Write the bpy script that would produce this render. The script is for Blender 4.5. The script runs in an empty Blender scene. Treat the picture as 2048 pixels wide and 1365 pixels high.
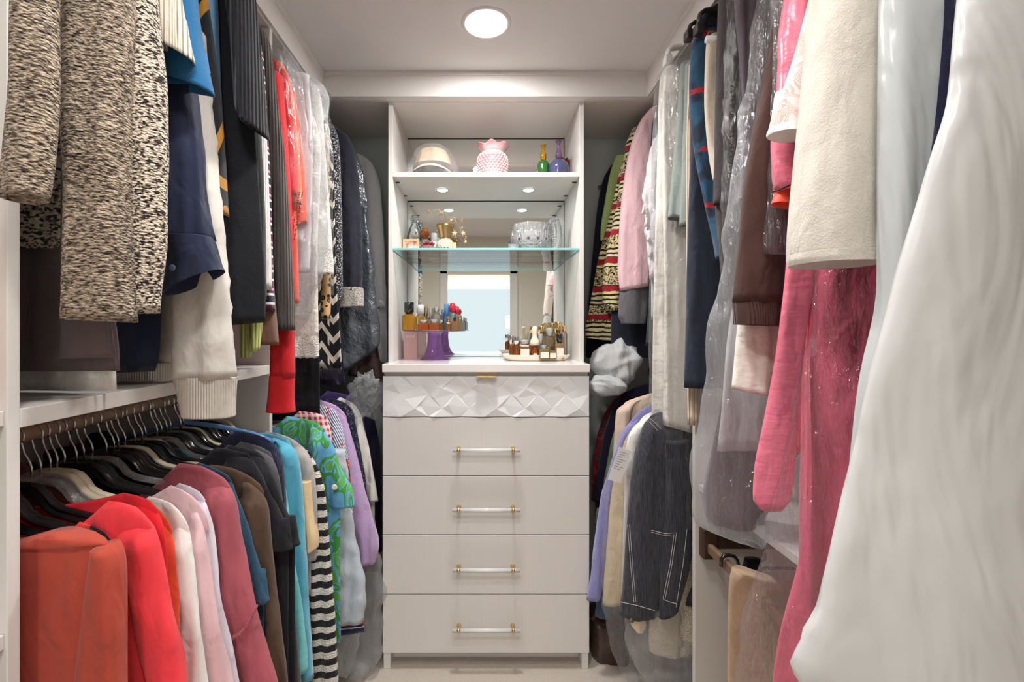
import bpy, bmesh, math, random
import numpy as np
from mathutils import Vector, Matrix
# ------------------------------------------------------------------ camera
scene = bpy.context.scene
COL = scene.collection
F, CX, CY, H = 910.0, 970.0, 655.0, 1.415      # focal length, vanishing point (2048x1365 frame), eye height
cam_d = bpy.data.cameras.new('camera'); cam = bpy.data.objects.new('camera', cam_d); COL.objects.link(cam)
cam_d.sensor_width = 36.0; cam_d.lens = 36.0*F/2048.0
cam_d.shift_x = (1024-CX)/2048.0; cam_d.shift_y = -(682.5-CY)/2048.0
cam_d.clip_start = 0.02
cam.location = (0, 0, H); cam.rotation_euler = (math.pi/2, 0, 0)
scene.camera = cam
# ------------------------------------------------------------------ world + exposure
w = bpy.data.worlds.new('world'); scene.world = w; w.use_nodes = True
w.node_tree.nodes['Background'].inputs[0].default_value = (0.75, 0.87, 1.0, 1)
w.node_tree.nodes['Background'].inputs[1].default_value = 0.6
vs = scene.view_settings
vs.view_transform = 'Standard'; vs.look = 'None'; vs.gamma = 1.0; vs.use_curve_mapping = False
EXPOSURE = 0.26
vs.exposure = EXPOSURE
CAN_POWER = 135.0       # radiance of the recessed ceiling lamps
PUCK_POWER = 70.0
# ------------------------------------------------------------------ helpers
def P(px, py, Y): return ((px-CX)*Y/F, Y, H-(py-CY)*Y/F)
def PX(px, Y): return (px-CX)*Y/F
def PZ(py, Y): return H-(py-CY)*Y/F
def lin(c):
    o = []
    for v in c[:3]:
        v /= 255.0
        o.append(v/12.92 if v <= 0.04045 else ((v+0.055)/1.055)**2.4)
    return (o[0], o[1], o[2], 1.0)
def props(o, label=None, cat=None, group=None, kind=None):
    if label: o['label'] = label
    if cat: o['category'] = cat
    if group: o['group'] = group
    if kind: o['kind'] = kind
    return o
def empty(name, loc, label=None, cat=None, group=None):
    o = bpy.data.objects.new(name, None); COL.objects.link(o); o.location = loc; o.empty_display_size = 0.05
    return props(o, label, cat, group)
def link(name, me, mat, parent=None, loc=(0, 0, 0), smooth=False):
    o = bpy.data.objects.new(name, me); COL.objects.link(o)
    if mat is not None and len(me.materials) == 0: me.materials.append(mat)
    if smooth: me.polygons.foreach_set('use_smooth', [True]*len(me.polygons))
    o.location = loc
    if parent is not None: o.parent = parent
    return o
def mesh_from(name, verts, faces):
    me = bpy.data.meshes.new(name); me.from_pydata([tuple(v) for v in verts], [], faces); me.update(); return me
def fix(bm):
    bmesh.ops.recalc_face_normals(bm, faces=bm.faces[:])
def bmesh_obj(name, bm, mat, parent=None, loc=(0, 0, 0), smooth=False):
    me = bpy.data.meshes.new(name); bm.to_mesh(me); bm.free(); return link(name, me, mat, parent, loc, smooth)
def box_bm(bm, x0, x1, y0, y1, z0, z1, bev=0.0):
    r = bmesh.ops.create_cube(bm, size=1.0)
    vs_ = r['verts']
    for v in vs_:
        v.co = Vector((x0+(v.co.x+.5)*(x1-x0), y0+(v.co.y+.5)*(y1-y0), z0+(v.co.z+.5)*(z1-z0)))
    if bev > 0:
        es = list({e for v in vs_ for e in v.link_edges})
        bmesh.ops.bevel(bm, geom=es, offset=bev, segments=2, affect='EDGES', profile=0.5)
def box(name, x0, x1, y0, y1, z0, z1, mat, parent=None, bev=0.0015, base=None):
    """one box; the object's origin is at its base centre"""
    if parent is not None:
        ox, oy, oz = parent.matrix_basis.translation
        if parent.parent is not None:
            p = parent.parent.matrix_basis.translation; ox += p[0]; oy += p[1]; oz += p[2]
        cx, cy, cz = (x0+x1)/2, (y0+y1)/2, z0
        loc = (cx-ox, cy-oy, cz-oz)
    else:
        cx, cy, cz = (x0+x1)/2, (y0+y1)/2, z0; loc = (cx, cy, cz)
    bm = bmesh.new(); box_bm(bm, x0-cx, x1-cx, y0-cy, y1-cy, z0-cz, z1-cz, bev)
    return bmesh_obj(name, bm, mat, parent, loc)
def pchip(xs, ys, q):
    xs = np.asarray(xs, float); ys = np.asarray(ys, float); n = len(xs)
    if n == 2: return np.interp(q, xs, ys)
    h = np.diff(xs); d = np.diff(ys)/h; m = np.zeros(n)
    for i in range(1, n-1):
        if d[i-1]*d[i] > 0:
            w1 = 2*h[i]+h[i-1]; w2 = h[i]+2*h[i-1]; m[i] = (w1+w2)/(w1/d[i-1]+w2/d[i])
    m[0] = d[0]; m[-1] = d[-1]
    k = np.clip(np.searchsorted(xs, q, 'right')-1, 0, n-2)
    t = (q-xs[k])/h[k]
    return ((2*t**3-3*t**2+1)*ys[k]+(t**3-2*t**2+t)*h[k]*m[k]+(-2*t**3+3*t**2)*ys[k+1]+(t**3-t**2)*h[k]*m[k+1])
def sweep(path, ra, rb=None, n=8, cap=True, up=(0, 1, 0)):
    """tube along a 3D path with radius ra (list or number): verts, faces"""
    path = [Vector(p) for p in path]; N = len(path)
    if not hasattr(ra, '__len__'): ra = [ra]*N
    if rb is None: rb = ra
    elif not hasattr(rb, '__len__'): rb = [rb]*N
    V, Fc = [], []
    for i, p in enumerate(path):
        d = (path[min(i+1, N-1)]-path[max(i-1, 0)])
        d = d.normalized() if d.length > 1e-9 else Vector((0, 0, 1))
        a = Vector(up).cross(d)
        if a.length < 1e-4: a = Vector((1, 0, 0)).cross(d)
        a.normalize(); b = d.cross(a)
        for j in range(n):
            th = 2*math.pi*j/n
            V.append(p+a*ra[i]*math.cos(th)+b*rb[i]*math.sin(th))
    for i in range(N-1):
        for j in range(n):
            k = (j+1) % n
            Fc.append((i*n+j, i*n+k, (i+1)*n+k, (i+1)*n+j))
    if cap:
        Fc.append(tuple(range(n-1, -1, -1))); Fc.append(tuple((N-1)*n+j for j in range(n)))
    return V, Fc
def lathe(prof, n=32, fn=None):
    """profile [(r,z)] turned about z; fn(theta,i,r,z)->(r,z) for ruffles"""
    V, Fc = [], []; N = len(prof)
    for i, (r, z) in enumerate(prof):
        for j in range(n):
            th = 2*math.pi*j/n; rr, zz = (r, z) if fn is None else fn(th, i, r, z)
            V.append((rr*math.cos(th), rr*math.sin(th), zz))
    for i in range(N-1):
        for j in range(n):
            k = (j+1) % n; Fc.append((i*n+j, i*n+k, (i+1)*n+k, (i+1)*n+j))
    Fc.append(tuple(range(n-1, -1, -1))); Fc.append(tuple((N-1)*n+j for j in range(n)))
    return V, Fc
def join_vf(items):
    V, Fc = [], []
    for v, f in items:
        o = len(V); V += list(v); Fc += [tuple(i+o for i in q) for q in f]
    return V, Fc
# ------------------------------------------------------------------ node materials
class N:
    def __init__(s, name):
        s.mat = bpy.data.materials.new(name); s.mat.use_nodes = True
        s.t = s.mat.node_tree; s.n = s.t.nodes; s.l = s.t.links
        for x in list(s.n): s.n.remove(x)
        s.out = s.n.new('ShaderNodeOutputMaterial')
        s.tc = s.n.new('ShaderNodeTexCoord')
    def obj(s): return s.tc.outputs['Object']
    def set(s, sock, v):
        if hasattr(v, 'is_linked') or isinstance(v, bpy.types.NodeSocket): s.l.new(v, sock)
        else: sock.default_value = v
    def mul(s, vec, k):
        m = s.n.new('ShaderNodeVectorMath'); m.operation = 'MULTIPLY'; s.set(m.inputs[0], vec); m.inputs[1].default_value = k; return m.outputs[0]
    def vadd(s, a, b):
        m = s.n.new('ShaderNodeVectorMath'); m.operation = 'ADD'; s.set(m.inputs[0], a); s.set(m.inputs[1], b); return m.outputs[0]
    def m(s, op, a, b=0.0, c=0.0):
        m = s.n.new('ShaderNodeMath'); m.operation = op
        s.set(m.inputs[0], a); s.set(m.inputs[1], b); s.set(m.inputs[2], c); return m.outputs[0]
    def noise(s, vec, scale, det=3.0, rough=.55, dist=0.0, col=False):
        x = s.n.new('ShaderNodeTexNoise'); s.l.new(vec, x.inputs['Vector']); x.inputs['Scale'].default_value = scale
        x.inputs['Detail'].default_value = det; x.inputs['Roughness'].default_value = rough; x.inputs['Distortion'].default_value = dist
        return x.outputs['Color' if col else 'Fac']
    def voro(s, vec, scale, feat='F1', metric='EUCLIDEAN', rnd=1.0, out='Distance'):
        x = s.n.new('ShaderNodeTexVoronoi'); x.feature = feat
        if feat != 'DISTANCE_TO_EDGE': x.distance = metric
        s.l.new(vec, x.inputs['Vector']); x.inputs['Scale'].default_value = scale; x.inputs['Randomness'].default_value = rnd
        return x.outputs[out]
    def sep(s, vec):
        x = s.n.new('ShaderNodeSeparateXYZ'); s.l.new(vec, x.inputs[0]); return x.outputs
    def ramp(s, fac, stops, interp='LINEAR'):
        x = s.n.new('ShaderNodeValToRGB'); s.set(x.inputs[0], fac); cr = x.color_ramp; cr.interpolation = interp
        while len(cr.elements) > 1: cr.elements.remove(cr.elements[-1])
        cr.elements[0].position = stops[0][0]; cr.elements[0].color = stops[0][1]
        for p, c in stops[1:]:
            e = cr.elements.new(p); e.color = c
        return x.outputs[0]
    def mix(s, fac, a, b, mode='MIX'):
        x = s.n.new('ShaderNodeMix'); x.data_type = 'RGBA'; x.blend_type = mode
        s.set(x.inputs[0], fac); s.set(x.inputs[6], a); s.set(x.inputs[7], b); return x.outputs[2]
    def bump(s, h, dist, strength=1.0, normal=None):
        x = s.n.new('ShaderNodeBump'); s.set(x.inputs['Height'], h); x.inputs['Distance'].default_value = dist
        x.inputs['Strength'].default_value = strength
        if normal is not None: s.l.new(normal, x.inputs['Normal'])
        return x.outputs[0]
    def bsdf(s, **k):
        b = s.n.new('ShaderNodeBsdfPrincipled')
        for kk, v in k.items():
            if kk == 'normal': s.l.new(v, b.inputs['Normal'])
            else: s.set(b.inputs[kk.replace('_', ' ')], v)
        return b.outputs[0]
    def done(s, sh):
        s.l.new(sh, s.out.inputs[0]); return s.mat
def plain(name, col, rough=.5, metal=0.0, spec=.5, bumpy=0.0, bscale=40, emis=None, es=0.0, coat=0.0, var=0.0):
    k = N(name); kw = dict(Roughness=rough, Metallic=metal)
    c = lin(col)
    if var > 0:
        f = k.noise(k.obj(), bscale, 4)
        c = k.mix(f, tuple(v*(1-var) for v in c[:3])+(1,), tuple(min(1, v*(1+var)) for v in c[:3])+(1,))
    kw['Base_Color'] = c
    if bumpy > 0: kw['normal'] = k.bump(k.noise(k.obj(), bscale, 4), bumpy)
    b = k.bsdf(**kw)
    pb = b.node; pb.inputs['Specular IOR Level'].default_value = spec; pb.inputs['Coat Weight'].default_value = coat
    if emis is not None:
        pb.inputs['Emission Color'].default_value = emis; pb.inputs['Emission Strength'].default_value = es
    return k.done(b)
def emitter(name, col, s):
    k = N(name); e = k.n.new('ShaderNodeEmission'); e.inputs[0].default_value = col; e.inputs[1].default_value = s; return k.done(e.outputs[0])
def fabric_bump(k, kind, amt=1.0):
    o = k.obj(); x, y, z = k.sep(o)
    big = k.noise(k.mul(o, (9, 9, 2.6)), 1.0, 2, .5)
    nrm = k.bump(big, 0.055*amt, 0.9)
    mid = k.noise(k.mul(o, (1.0, 1.0, .55)), 24.0, 2, .5, .6)
    nrm = k.bump(mid, 0.009*amt, 0.8, nrm)
    if kind == 'weave': nrm = k.bump(k.noise(o, 700, 2), 0.0006, .5, nrm)
    elif kind == 'rib':
        s_ = k.m('SINE', k.m('MULTIPLY', k.m('ADD', x, k.m('MULTIPLY', y, .8)), 1100.0)); nrm = k.bump(s_, 0.0012, .7, nrm)
    elif kind == 'bigrib':
        s_ = k.m('SINE', k.m('MULTIPLY', k.m('ADD', x, k.m('MULTIPLY', y, .8)), 620.0)); nrm = k.bump(s_, 0.0025, .9, nrm)
    elif kind == 'knit':
        a = k.m('SINE', k.m('MULTIPLY', z, 1500.0)); b = k.m('SINE', k.m('MULTIPLY', k.m('ADD', x, y), 1300.0))
        nrm = k.bump(k.m('MULTIPLY', a, b), 0.0009, .6, nrm)
    elif kind == 'chunky':
        nrm = k.bump(k.voro(k.mul(o, (1, 1, 1.6)), 190.0), 0.005, .8, nrm)
    elif kind == 'fleece':
        nrm = k.bump(k.noise(o, 260, 4, .7), 0.004, .55, nrm)
    elif kind == 'crinkle':
        nrm = k.bump(k.noise(o, 38, 4, .6, 1.0), 0.012, .6, nrm)
    elif kind == 'satin':
        nrm = k.bump(k.noise(k.mul(o, (14, 14, 40)), 1.0, 3), 0.008, .5, nrm)
    return nrm
def cloth(name, col, kind='weave', rough=.9, var=.10, sheen=.15, amt=1.0, spec=.25, colsock=None, trans=0.0):
    k = N(name)
    if colsock is None:
        c = lin(col); f = k.noise(k.obj(), 90, 3)
        cs = k.mix(f, tuple(v*(1-var) for v in c[:3])+(1,), tuple(min(1, v*(1+var)) for v in c[:3])+(1,))
    else: cs = colsock(k)
    b = k.bsdf(Base_Color=cs, Roughness=rough, Sheen_Weight=sheen, normal=fabric_bump(k, kind, amt))
    b.node.inputs['Specular IOR Level'].default_value = spec
    if trans > 0:
        tr = k.n.new('ShaderNodeBsdfTransparent'); mx = k.n.new('ShaderNodeMixShader'); mx.inputs[0].default_value = trans
        k.l.new(b, mx.inputs[1]); k.l.new(tr.outputs[0], mx.inputs[2]); b = mx.outputs[0]
    return k.done(b)
def film(name, haze=.10, tint=(.97, .98, .99), rough=.10, bscale=16, white=(235, 238, 240), gl=1.0):
    """thin crinkled polythene: mostly see-through, milky where it bunches, with sharp glints"""
    k = N(name); o = k.obj()
    n1 = k.noise(k.mul(o, (1, 1, .35)), bscale, 4, .6, 1.2)
    n2 = k.noise(k.mul(o, (1, 1, .22)), bscale*3.6, 3, .6, 1.5)
    nr = k.bump(n1, .05, .55); nr = k.bump(n2, .018, .9, nr)
    tr = k.n.new('ShaderNodeBsdfTransparent'); tr.inputs[0].default_value = tint+(1,)
    df = k.n.new('ShaderNodeBsdfDiffuse'); df.inputs[0].default_value = lin(white)
    ts = k.n.new('ShaderNodeBsdfTranslucent'); ts.inputs[0].default_value = lin(white)
    dm = k.n.new('ShaderNodeMixShader'); dm.inputs[0].default_value = .5; k.l.new(df.outputs[0], dm.inputs[1]); k.l.new(ts.outputs[0], dm.inputs[2])
    n0 = k.noise(k.mul(o, (1, 1, .3)), bscale*.5, 2, .5, .4)
    hz = k.m('MULTIPLY', k.m('POWER', n0, 1.6), haze*3.0)
    lw = k.n.new('ShaderNodeLayerWeight'); lw.inputs[0].default_value = .35
    hz = k.m('MINIMUM', k.m('ADD', hz, k.m('MULTIPLY', k.m('POWER', lw.outputs['Facing'], 2.5), haze*2.2)), .95)
    m1 = k.n.new('ShaderNodeMixShader'); k.set(m1.inputs[0], hz); k.l.new(tr.outputs[0], m1.inputs[1]); k.l.new(dm.outputs[0], m1.inputs[2])
    gs = k.n.new('ShaderNodeBsdfGlossy'); gs.inputs['Roughness'].default_value = rough; k.l.new(nr, gs.inputs['Normal'])
    sf = k.m('ADD', k.m('MULTIPLY', k.m('POWER', lw.outputs['Facing'], 3.0), .35), .13)
    m2 = k.n.new('ShaderNodeMixShader'); k.set(m2.inputs[0], k.m('MINIMUM', k.m('MULTIPLY', sf, gl), .8))
    k.l.new(m1.outputs[0], m2.inputs[1]); k.l.new(gs.outputs[0], m2.inputs[2])
    return k.done(m2.outputs[0])
def glass(name, col=(255, 255, 255), rough=.02, ior=1.5, facet=0.0, fscale=60, body=0.0):
    """clear or tinted glassware: tinted see-through plus mirror-like fresnel"""
    k = N(name); c = lin(col)
    tr = k.n.new('ShaderNodeBsdfTransparent'); tr.inputs[0].default_value = c
    gs = k.n.new('ShaderNodeBsdfGlossy'); gs.inputs['Roughness'].default_value = rough
    fr = k.n.new('ShaderNodeFresnel'); fr.inputs[0].default_value = ior
    if facet > 0:
        nr = k.bump(k.voro(k.obj(), fscale, 'F1', 'MANHATTAN', .2), facet)
        k.l.new(nr, gs.inputs['Normal']); k.l.new(nr, fr.inputs['Normal'])
    a = tr.outputs[0]
    if body > 0:
        d = k.n.new('ShaderNodeBsdfDiffuse'); d.inputs[0].default_value = c; mm = k.n.new('ShaderNodeMixShader'); mm.inputs[0].default_value = body
        k.l.new(a, mm.inputs[1]); k.l.new(d.outputs[0], mm.inputs[2]); a = mm.outputs[0]
    m2 = k.n.new('ShaderNodeMixShader'); k.set(m2.inputs[0], k.m('MINIMUM', k.m('MULTIPLY', fr.outputs[0], 1.15), 1.0))
    k.l.new(a, m2.inputs[1]); k.l.new(gs.outputs[0], m2.inputs[2])
    return k.done(m2.outputs[0])
def struct(o): o['kind'] = 'structure'; return o
# ------------------------------------------------------------------ lamps and surfaces
def grain(name, col, amt=.05):
    k = N(name); o = k.obj(); c = lin(col)
    f = k.noise(k.mul(o, (160, 160, 6)), 1.0, 3); g = k.noise(k.mul(o, (7, 7, 160)), 1.0, 2)
    f = k.m('ADD', k.m('MULTIPLY', f, .6), k.m('MULTIPLY', g, .4))
    cs = k.mix(f, tuple(v*(1-amt) for v in c[:3])+(1,), tuple(min(1, v*(1+amt)) for v in c[:3])+(1,))
    b = k.bsdf(Base_Color=cs, Roughness=.45, normal=k.bump(f, .0006, .35)); b.node.inputs['Specular IOR Level'].default_value = .35
    return k.done(b)
M_PAINT = plain('ceiling_paint', (230, 227, 225), .8, spec=.2, bumpy=.001, bscale=300)
M_SOFF = plain('soffit_paint', (234, 230, 226), .7, spec=.2, bumpy=.001, bscale=300)
M_WALL = plain('wall_paint', (222, 220, 214), .85, spec=.2, bumpy=.001, bscale=300)
M_CREAM = plain('cream_wall_paint', (226, 219, 206), .85, spec=.2)
M_LAM = grain('closet_laminate', (224, 220, 215))
M_LAMB = grain('closet_back_laminate', (196, 188, 180))
M_QUARTZ = plain('white_quartz', (240, 235, 231), .12, spec=.5, var=.03, bscale=9)
M_GOLD = plain('brushed_gold', (228, 198, 142), .28, metal=1.0)
M_BRONZE = plain('bronze_rod', (150, 122, 100), .42, metal=.4)
M_BRONZED = plain('dark_bronze', (84, 64, 54), .45, metal=.5)
M_CHROME = plain('chrome_wire', (205, 205, 205), .18, metal=1.0)
M_BLACKP = plain('black_hanger_plastic', (18, 18, 21), .16, spec=.7, coat=.4)
M_VELVET = plain('black_velvet', (16, 15, 18), .9, spec=.1)
M_CREAMP = plain('cream_hanger_plastic', (222, 212, 184), .3)
M_CLEARP = film('clear_hanger_plastic', .12, rough=.05)
M_WHITE = plain('white_plastic', (235, 235, 233), .35)
M_DARK = plain('dark_pin', (70, 66, 62), .4, metal=.6)
# ================================================================== the room
XW, YB, ZC = 1.17, 2.36, 2.50          # side walls, back wall, ceiling
XF = 0.70                              # closet front plane
YF = -0.77                             # wall behind the camera with the doorway
ZT = PZ(205, 1.976)                    # underside of the cabinets' top panel
def carpet():
    k = N('carpet_pile'); o = k.obj()
    f = k.noise(o, 220, 4, .7); g = k.noise(o, 14, 3)
    c = k.mix(f, lin((176, 163, 150)), lin((226, 215, 203)))
    c = k.mix(k.m('MULTIPLY', g, .35), c, lin((188, 174, 160)))
    return k.done(k.bsdf(Base_Color=c, Roughness=.95, Sheen_Weight=.2, normal=k.bump(f, .006, .7)))
struct(box('floor', -XW-.1, XW+.1, YF-2.5, YB+.1, -.06, 0, carpet(), bev=0))
struct(box('ceiling', -XW-.1, XW+.1, YF-2.5, YB+.1, ZC, ZC+.06, M_PAINT, bev=0))
struct(box('wall_left', -XW-.06, -XW, YF, YB, 0, ZC, M_WALL, bev=0))
struct(box('wall_right', XW, XW+.06, YF, YB, 0, ZC, M_WALL, bev=0))
struct(box('wall_back', -XW-.06, XW+.06, YB, YB+.06, 0, ZC, plain('back_wall_paint', (208, 216, 214), .8, spec=.2), bev=0))
# wall behind the camera, split round the doorway
DX0, DX1, DZ = -.455, .305, 2.06
struct(box('wall_front', -XW-.06, DX0, YF-.12, YF, 0, ZC, M_CREAM, bev=0))
struct(box('wall_front', DX1, XW+.06, YF-.12, YF, 0, ZC, M_CREAM, bev=0))
struct(box('wall_front', DX0, DX1, YF-.12, YF, DZ, ZC, M_CREAM, bev=0))
door = empty('door_1', ((DX0+DX1)/2, YF, 0)); struct(door)
for nm, a, b, c, d in (('casing', DX0-.085, DX0+.005, 0, DZ+.08), ('casing', DX1-.005, DX1+.085, 0, DZ+.08), ('head_casing', DX0-.085, DX1+.085, DZ-.005, DZ+.085)):
    e = box(nm, a, b, YF, YF+.022, c, d, M_SOFF, door, .004)
# the bathroom beyond: side walls, far wall with a shaded window
YR = -2.75
struct(box('wall_bath_left', -1.0, -.94, YR, YF-.12, 0, ZC, M_CREAM, bev=0))
struct(box('wall_bath_right', .94, 1.0, YR, YF-.12, 0, ZC, M_CREAM, bev=0))
struct(box('wall_bath_far', -1.0, 1.0, YR-.06, YR, 0, ZC, M_CREAM, bev=0))
win = empty('window_1', (-.07, YR, .35)); struct(win)
M_SHADE = emitter('daylit_roller_shade', (.82, .93, .97, 1), .84)
M_SKYGAP = emitter('daylight_above_shade', (.97, .99, 1, 1), 1.8)
box('pane', -.80, .66, YR+.004, YR+.010, 2.04, 2.13, M_SKYGAP, win, 0)
box('roller_shade', -.80, .66, YR+.012, YR+.018, .35, 2.04, M_SHADE, win, 0)
for a, b, c, d in ((-.88, -.80, .27, 2.23), (.66, .74, .27, 2.23), (-.80, .66, 2.13, 2.23), (-.80, .66, .27, .35)):
    box('window_frame', a, b, YR, YR+.03, c, d, M_SOFF, win, .003)
sc = empty('wall_sconce', (.41, YR+.12, 1.40), 'white shaded wall sconce seen in the mirror beside the window', 'lamp')
V, Fc = lathe([(.045, .0), (.06, -.0), (.075, .0), (.075, .20), (.06, .20)], 24)
link('lamp_shade', mesh_from('lamp_shade', V, Fc), plain('sconce_shade', (248, 246, 240), .6, emis=(1, .97, .9, 1), es=2.2), sc, (0, 0, .0), True)
V, Fc = lathe([(.02, -.10), (.035, -.09), (.03, -.05), (.015, -.03), (.015, .02)], 16)
link('lamp_base', mesh_from('lamp_base', V, Fc), plain('sconce_base', (196, 205, 176), .4), sc, (0, 0, 0), True)
# soffits
ZS = 2.395
YS = 1.930
XS = .688
struct(box('trim_1', -XW, -XS, YF, YS, ZS, ZC, M_SOFF, bev=.001))
struct(box('trim_2', XS, XW, YF, YS, ZS, ZC, M_SOFF, bev=.001))
struct(box('trim_3', -XW, XW, YS, YB, ZS, ZC, M_SOFF, bev=.001))
struct(box('trim_4', -XS, -XS+.006, YF, YS-.006, ZC-.018, ZC, M_SOFF, bev=.001))
struct(box('trim_5', XS-.006, XS, YF, YS-.006, ZC-.018, ZC, M_SOFF, bev=.001))
struct(box('trim_6', -XS, XS, YS-.006, YS, ZC-.018, ZC, M_SOFF, bev=.001))
# recessed ceiling lamps: one by the dresser, the rest unseen and added as fill
def can(y, x, label, k_=1.0):
    M_LENS = emitter('lamp_lens', (1.0, .982, .962, 1), CAN_POWER*k_)
    r = empty('ceiling_light', (x, y, ZC), label, 'light', 'recessed ceiling lights')
    V, Fc = lathe([(.067, -.001), (.069, -.004), (.086, -.005), (.090, -.002), (.090, -.0005)], 48)
    link('trim_ring', mesh_from('trim_ring', V, Fc[:-2]), M_SOFF, r, (0, 0, 0), True)
    V, Fc = lathe([(.0675, -.0022), (.04, -.0028), (.001, -.003)], 48)
    link('lens', mesh_from('lens', V, Fc[:-2]+[Fc[-1]]), M_LENS, r, (0, 0, 0))
    sd = bpy.data.lights.new('lamp_beam', 'SPOT'); sd.energy = BEAM*k_; sd.spot_size = math.radians(150); sd.spot_blend = 1.0; sd.shadow_soft_size = .085; sd.color = (1.0, .98, .958)
    so = bpy.data.objects.new('lamp_beam', sd); COL.objects.link(so); so.parent = r; so.location = (0, 0, -.012)
BEAM = 62.0
can(1.622, .004, 'lit round recessed ceiling light in front of the dresser')
can(.78, .004, 'round recessed ceiling light above the middle of the aisle', .5)  # unseen can, added to light the middle of the aisle
can(.27, -.33, 'round recessed ceiling light near the doorway, on the left', .5)  # added frontal fill, kept out of the mirror's view
can(.27, .33, 'round recessed ceiling light near the doorway, on the right', .2)  # weaker right-hand half of the added fill pair
bl = empty('ceiling_light', (-.07, -1.75, ZC), 'flush opal ceiling light in the room beyond the doorway', 'light')  # unseen lamp, added to send fill light through the doorway
V, Fc = lathe([(.20, -.001), (.21, -.02), (.20, -.045), (.14, -.07), (.001, -.08)], 40)
link('opal_shade', mesh_from('opal_shade', V, Fc), emitter('opal_lamp_glow', (1, .97, .94, 1), 60.0), bl, (0, 0, 0), True)
V, Fc = lathe([(.215, -.001), (.222, -.004), (.222, -.016), (.212, -.018)], 40)
link('lamp_rim', mesh_from('lamp_rim', V, Fc), M_SOFF, bl, (0, 0, 0), True)
# ------------------------------------------------------------------ centre tower
TX0, TX1 = PX(776.5, 1.976), PX(1168, 1.976)
TY0 = 1.976
ZSH = PZ(354, TY0)                      # underside of display shelf
ZCT = PZ(729, 1.862)                    # top of the stone
tw = empty('display_hutch', ((TX0+TX1)/2, TY0, ZCT), 'open off-white display hutch with fixed shelf above the dresser', 'cabinet')
box('side_panel', TX0, TX0+.019, TY0, YB-.002, ZCT, ZT+.018, M_LAM, tw)
box('side_panel', TX1-.019, TX1, TY0, YB-.002, ZCT, ZT+.018, M_LAM, tw)
box('top_panel', TX0+.019, TX1-.019, TY0, YB-.002, ZT, ZT+.018, M_LAM, tw)
shf = box('shelf', TX0+.019, TX1-.019, TY0, YB-.012, ZSH, ZSH+.021, M_LAM, tw)
for px, py in ((795, 364.5), (810, 391.5), (1149, 364.5), (1131.5, 391.5)):
    yy = (ZSH-H)*F/(CY-py); xx = PX(px, yy)
    box('shelf_fitting', xx-.010, xx+.010, yy-.006, yy+.006, ZSH-.004, ZSH, M_DARK, shf, .001)
IX0, IX1 = TX0+.019, TX1-.019
k = N('mirror_glass'); g = k.n.new('ShaderNodeBsdfGlossy'); g.inputs[0].default_value = (.90, .925, .915, 1); g.inputs['Roughness'].default_value = 0.0
M_MIRROR = k.done(g.outputs[0])
YM = YB-.008
mr = empty('wall_mirror', ((IX0+IX1)/2, YM, ZCT+.002), 'tall mirror at the back of the hutch between counter and shelf', 'mirror')
box('mirror_glass', IX0+.001, IX1-.001, YM, YM+.005, ZCT+.002, ZSH-.001, M_MIRROR, mr, 0)
box('dark_edge', IX0+.001, IX1-.001, YM-.0015, YM, ZSH-.005, ZSH-.0005, M_DARK, mr, 0)
box('dark_edge', IX0, IX0+.0025, YM-.0015, YM, ZCT+.002, ZSH-.001, M_DARK, mr, 0)
box('dark_edge', IX1-.0025, IX1, YM-.0015, YM, ZCT+.002, ZSH-.001, M_DARK, mr, 0)
mr = empty('wall_mirror', ((IX0+IX1)/2, YM, ZSH+.022), 'low mirror strip behind the hobnail vase on the top shelf', 'mirror')
box('mirror_glass', IX0+.001, IX1-.001, YM, YM+.005, ZSH+.022, ZT-.001, M_MIRROR, mr, 0)
box('dark_edge', IX0+.001, IX1-.001, YM-.0015, YM, ZT-.005, ZT-.0005, M_DARK, mr, 0)
box('dark_edge', IX1-.0025, IX1, YM-.0015, YM, ZSH+.022, ZT-.001, M_DARK, mr, 0)
# puck lights under the display shelf
M_PUCK = emitter('puck_lens', (.93, .98, 1.0, 1), PUCK_POWER)
for px, nm in ((885, 'left'), (1057, 'right')):
    yy = (ZSH-H)*F/(CY-380); xx = PX(px, yy)
    r = empty('puck_light', (xx, yy, ZSH), 'lit recessed puck light under the display shelf, %s of the pair' % nm, 'light', 'puck lights under the shelf')
    V, Fc = lathe([(.024, -.001), (.025, -.003), (.032, -.003), (.033, -.0005)], 32)
    link('trim_ring', mesh_from('trim_ring', V, Fc[:-2]), plain('puck_ring', (205, 208, 208), .3, metal=.6), r, (0, 0, 0), True)
    V, Fc = lathe([(.0245, -.0015), (.001, -.002)], 32)
    link('lens', mesh_from('lens', V, Fc[:-2]+[Fc[-1]]), M_PUCK, r)
# glass shelf
ZG = PZ(496, TY0+.004)
gs_ = empty('glass_shelf', ((IX0+IX1)/2, TY0+.004, ZG-.010), 'clear glass shelf with aqua edge holding crystal and brass pieces', 'shelf')
box('glass_pane', IX0+.001, IX1-.001, TY0+.008, YM-.003, ZG-.010, ZG, glass('shelf_glass', (243, 250, 248)), gs_, 0)
M_EDGE = plain('aqua_glass_edge', (150, 206, 206), .1, spec=.6, emis=None)
box('polished_edge', IX0+.001, IX1-.001, TY0+.004, TY0+.008, ZG-.010, ZG, M_EDGE, gs_, .001)
box('polished_edge', IX0+.0005, IX0+.003, TY0+.008, YM-.003, ZG-.010, ZG, M_EDGE, gs_, 0)
box('polished_edge', IX1-.003, IX1-.0005, TY0+.008, YM-.003, ZG-.010, ZG, M_EDGE, gs_, 0)
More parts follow.
